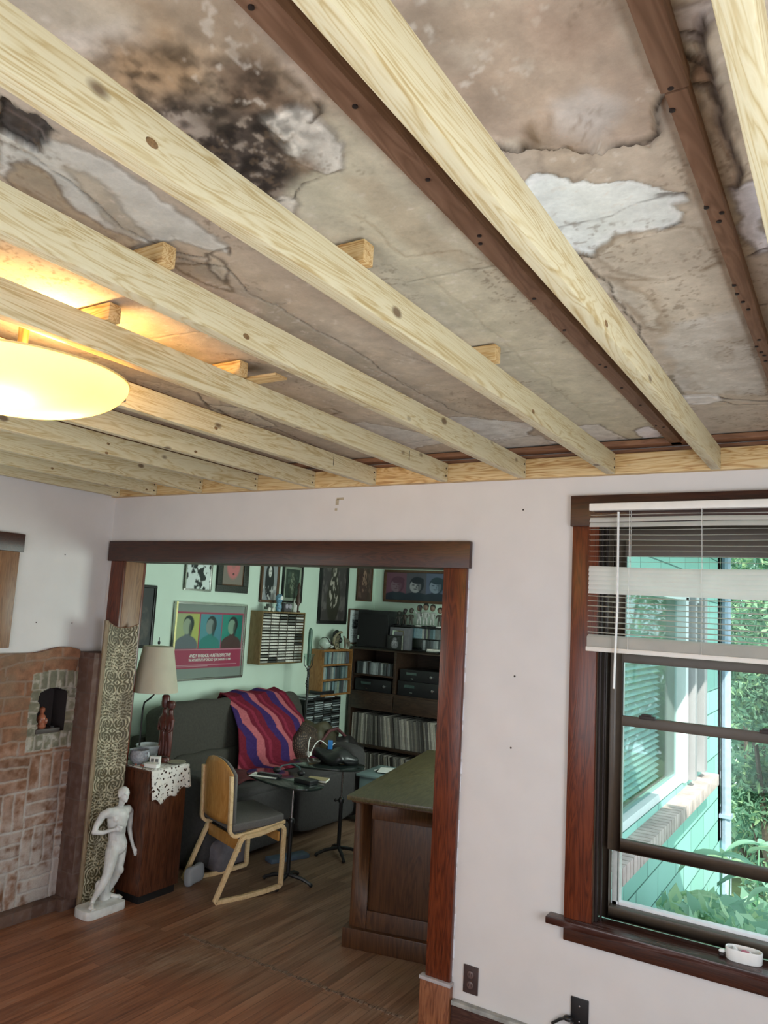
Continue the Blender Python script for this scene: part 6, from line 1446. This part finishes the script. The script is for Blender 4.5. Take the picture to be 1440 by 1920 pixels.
for k, (dx, hh, sh, cap, br_) in enumerate(((.483, .16, (.04, .035, .03), (.03, .025, .02), 0), (.557, .19, (.04, .028, .02), (.03, .02, .02), 0), (.636, .20, (.05, .04, .03), (.05, .04, .03), 0), (.735, .24, (.35, .36, .34), (.02, .02, .02), 1), (.812, .26, (.38, .39, .36), (.015, .015, .015), 1), (.895, .25, (.36, .37, .34), (.02, .018, .015), 1), (.985, .22, (.06, .05, .04), (.03, .025, .02), 2))):
    lbs = ['small dark squat figurine next to the black speaker', 'dark pointed gnome-like figurine on the black hutch', 'brown dark animal-like figurine on the black hutch', 'bobblehead ball player with a raised arm, leftmost of the white-shirted ones', 'tallest bobblehead ball player in white with dark hair', 'bobblehead ball player in white beside the tallest one', 'round-haired dark bobblehead on a white base at the right']
    o = thing('bobblehead', lbs[k], 'figurine', (UX0+dx, UY0+.17, 1.7055), 0, 'figurines on the hutch top')
    s = MB(); s.lathe([(.04, 0), (.042, .012), (0, .0125)], (0, 0, 0), 16, sy=.7); s.build('base', M['paper'] if k in (3, 6) else M['black'], o)
    body = plain('figurine_cloth_%d' % k, sh, .6, var=.1); hd = plain('figurine_head_%d' % k, cap if k < 3 else (.16, .10, .07), .5)
    sc = hh/.28
    v2 = [(0, 0, .12), (0, 0, .15), (0, 0, .17), (-.018, 0, .08), (-.022, -.004, .02), (.018, 0, .08), (.022, -.004, .02), (-.04, 0, .155), (-.052, -.02, .19 if k == 3 else .11), (.04, 0, .155), (.050, -.015, .115)]
    v2 = [(a*sc, b_*sc, c_*sc) for a, b_, c_ in v2]
    skin('body', v2, [(0, 1), (1, 2), (0, 3), (3, 4), (0, 5), (5, 6), (2, 7), (7, 8), (2, 9), (9, 10)], [r*sc for r in (.020, .024, .018, .014, .010, .014, .010, .012, .008, .012, .008)], body, o)
    s = MB(); s.ball((0, 0, .225*sc), (.032*sc, .030*sc, .038*sc), 14, 10); s.build('head', hd, o)
    s = MB(); s.ball((0, .006, .240*sc), ((.034 if k < 6 else .045)*sc, .030*sc, .032*sc), 14, 9); s.build('hair', plain('figurine_hair_%d' % k, cap, .7), o)
    if k == 4: MB().tube([(-.04*sc, -.02, .12*sc), (-.065*sc, -.03, .24*sc)], [.004, .009], 8).build('bat', M['black'], o)
for k in range(3): tag(MB().box(0, .13, 0, .13, 0, .011).build('disc_case', M['cdlight'], loc=(UX0+.93+.004*k, UY0+.005, 1.4495+.0118*k), rz=.03*k, smooth=0), ['lowest', 'middle', 'top'][k]+' of three pale cases lying on the front edge of the wall unit', 'case', 'three pale cases lying flat')

# ================================================================ OUTDOORS: foliage
lfm = {}
def leafmat(name, cols, tr=.45):
    m = bpy.data.materials.new(name); m.use_nodes = True; nt = m.node_tree; nt.nodes.clear(); L = nt.links.new
    o = N(nt, 'ShaderNodeOutputMaterial'); d = N(nt, 'ShaderNodeBsdfDiffuse'); t = N(nt, 'ShaderNodeBsdfTranslucent'); mx = N(nt, 'ShaderNodeMixShader'); mx.inputs[0].default_value = tr
    g = N(nt, 'ShaderNodeNewGeometry'); c = ramp(nt, g.outputs['Random Per Island'], [(i/(len(cols)-1), q) for i, q in enumerate(cols)])
    L(c, d.inputs[0]); L(c, t.inputs[0]); L(d.outputs[0], mx.inputs[1]); L(t.outputs[0], mx.inputs[2]); L(mx.outputs[0], o.inputs[0]); return m
G1 = leafmat('bush_leaf', [(.10, .20, .13), (.17, .34, .23), (.28, .48, .34), (.48, .66, .36), (.36, .54, .44)])
G2 = leafmat('near_leaf', [(.32, .54, .42), (.42, .64, .50), (.54, .76, .56), (.62, .80, .48)], .5)
bark = plain('bark', (.10, .08, .06), .9, var=.3)
rs = np.random.RandomState(5)
def leafcloud(name, centers, radii, n, size, mat, parent, asp=.32, droop=.3):
    c = np.array(centers); r = np.array(radii); k = rs.randint(0, len(c), n)
    d = rs.normal(size=(n, 3)); d /= np.linalg.norm(d, axis=1)[:, None]
    p = c[k]+d*r[k][:, None]*(rs.rand(n)**.45)[:, None]
    ax = rs.normal(size=(n, 3)); ax[:, 2] -= droop; ax /= np.linalg.norm(ax, axis=1)[:, None]
    sd = np.cross(ax, rs.normal(size=(n, 3))); sd /= np.linalg.norm(sd, axis=1)[:, None]
    nr = np.cross(ax, sd)
    L = (size*(.6+.8*rs.rand(n)))[:, None]; W = L*asp
    V = np.stack([p-ax*L*.5, p-ax*L*.1+sd*W*.5+nr*L*.04, p+ax*L*.5-nr*L*.08, p-ax*L*.1-sd*W*.5+nr*L*.04], 1).reshape(-1, 3)
    F = np.arange(4*n).reshape(n, 4)
    me = bpy.data.meshes.new(name); me.vertices.add(4*n); me.vertices.foreach_set('co', V.astype(np.float32).ravel()); me.loops.add(4*n); me.polygons.add(n)
    me.loops.foreach_set('vertex_index', F.ravel().astype(np.int32)); me.polygons.foreach_set('loop_start', np.arange(0, 4*n, 4, dtype=np.int32)); me.update(calc_edges=True); me.materials.append(mat)
    o = bpy.data.objects.new(name, me); COL.objects.link(o); o.parent = parent; return o
def shrub(name, label, cat, x, y, h, w, n, size, seed, z0=-1.2):
    rr = random.Random(seed); o = thing(name, label, cat, (x, y, z0), 0, 'trees and shrubs outside the window')
    cs = []; ra = []
    for k in range(11): cs.append((rr.uniform(-w, w)*.6, rr.uniform(-w, w)*.5, h*rr.uniform(.15, .9))); ra.append(rr.uniform(.3, .55)*w)
    leafcloud('foliage', cs, ra, n, size, G1, o)
    s = MB()
    for c_ in cs[:6]: s.tube([(0, 0, 0), (c_[0]*.4, c_[1]*.4, c_[2]*.5), c_], [.05, .03, .01], 6)
    s.build('trunk', bark, o); return o
for i, (x, y, h, w, n, sz, lb) in enumerate((
    (3.35, 5.9, 3.0, .75, 11000, .10, 'dense green shrub right behind the corner of the teal wing'),
    (4.3, 5.2, 3.2, .9, 8000, .10, 'leafy shrub just outside the right edge of the window view'),
    (2.9, 8.0, 5.6, 1.3, 12000, .13, 'taller tree behind the shrubs, seen through the upper sash'),
    (5.0, 8.0, 6.0, 1.6, 6000, .15, 'broad tree farther right behind the window'),
    (2.5, 11.5, 7.5, 2.2, 9000, .20, 'distant tree beyond the wing corner'))):
    shrub('garden_shrub' if i < 2 else 'garden_tree', lb, 'shrub' if i < 2 else 'tree', x, y, h, w, n, sz, i+3)
# tall weeds with long pointed leaves right under the window
def weed(i, x, y, h, label):
    rr = random.Random(i+40); o = thing('tall_weed', label, 'plant', (x, y, -1.2), rr.uniform(0, 6), 'tall weeds below the window')
    s = MB(); lean = rr.uniform(-.10, .10); s.tube([(0, 0, 0), (lean*.5, .02, h*.5), (lean, 0, h)], [.010, .008, .004], 6); s.build('stem', G2, o)
    s = MB(); nl = int(h*12)
    for k in range(nl):
        t = .35+.65*k/nl if k < nl-3 else 1; q = k*2.4; L_ = rr.uniform(.18, .30); z = h*t; base = Vector((lean*t, 0, z)); d = Vector((math.cos(q), math.sin(q), 0)); sd = Vector((-d.y, d.x, 0)); W_ = L_*.16
        def fn(a, b_, L_=L_, base=base, d=d, sd=sd, W_=W_): return base+d*L_*a+sd*(b_-.5)*2*W_*math.sin(PI*min(1, a*.93+.07))**.8+Vector((0, 0, L_*(.35*a-.65*a*a)-.02*abs(2*b_-1)*-1))
        s.grid(fn, 6, 2)
    s.build('leaves', G2, o, smooth=80)
ps = [(3.42, .85, 1.62, 'tall weed with long pointed leaves nearest the left jamb of the window'), (3.44, 1.60, 1.80, 'tall weed whose leaves cross the brick sill of the wing'), (3.62, .75, 1.50, 'short weed just outside the middle of the sill'), (3.85, .85, 1.62, 'weed behind the white trinket dish'), (3.50, 1.35, 1.62, 'weed with a straight stem in the middle of the lower pane'),
      (3.75, 1.5, 1.75, 'leaning weed right of the middle of the lower pane'), (4.05, 1.3, 1.8, 'weed at the right edge of the lower pane'), (3.40, 2.4, 1.55, 'weed growing against the shingles below the brick sill'), (3.6, 2.2, 1.7, 'weed behind the straight-stemmed one'), (3.85, 2.3, 1.8, 'bushy weed at the far right under the shrub'), (3.45, 3.2, 1.5, 'distant weed at the foot of the downspout'), (3.75, 3.3, 1.6, 'distant weed in front of the dense shrub')]
for i, (x, y, h, lb) in enumerate(ps): weed(i, x, y, h, lb)
gc = [(3.36+.20*(k % 4), 1.0+.30*(k//4), .24-.085*(k//4)+.06*math.sin(k*2.1)) for k in range(36)]
leaf_ground = leafcloud('ground_cover', gc, [.25]*36, 9000, .13, G2, None, .4)
tag(leaf_ground, 'mass of low green leaves between the weeds outside', 'foliage', kind='stuff')

# finer pieces belong to the part they sit on
NEST = {'knob': 'case', 'display': 'case', 'button': ('case', 'body'), 'foot': 'leg', 'lit_brass_edge': 'frame', 'glazing': 'frame', 'lettering': 'frame', 'bright_trim': 'body', 'silver_edge': 'frame', 'eye': 'body', 'wheel': 'body', 'dial': 'body', 'hair': 'head',
        'stripe': 'shell', 'oval_mark': 'shell', 'face_guard': 'shell', 'badge': 'cabinet', 'grille': 'cabinet', 'sash_latch': 'lower_sash', 'plinth_cap': 'plinth_block', 'finial': 'lamp_shade', 'screw': 'cover_plate', 'handle': 'body', 'window_print': 'carton', 'window_post': 'window_frame'}
base = lambda o: o.name.split('.')[0]
kids = {}
for o in list(bpy.data.objects):
    if o.parent: kids.setdefault(o.parent.name, []).append(o)
for root, ch in kids.items():
    r = bpy.data.objects[root]
    if r.parent: continue
    for o in ch:
        want = NEST.get(base(o))
        if not want: continue
        want = want if isinstance(want, tuple) else (want,)
        tgt = next((q for q in ch if base(q) in want and q is not o and q.location.length < 1e-6), None)
        if tgt and not any(k.parent == o for k in ch): o.parent = tgt
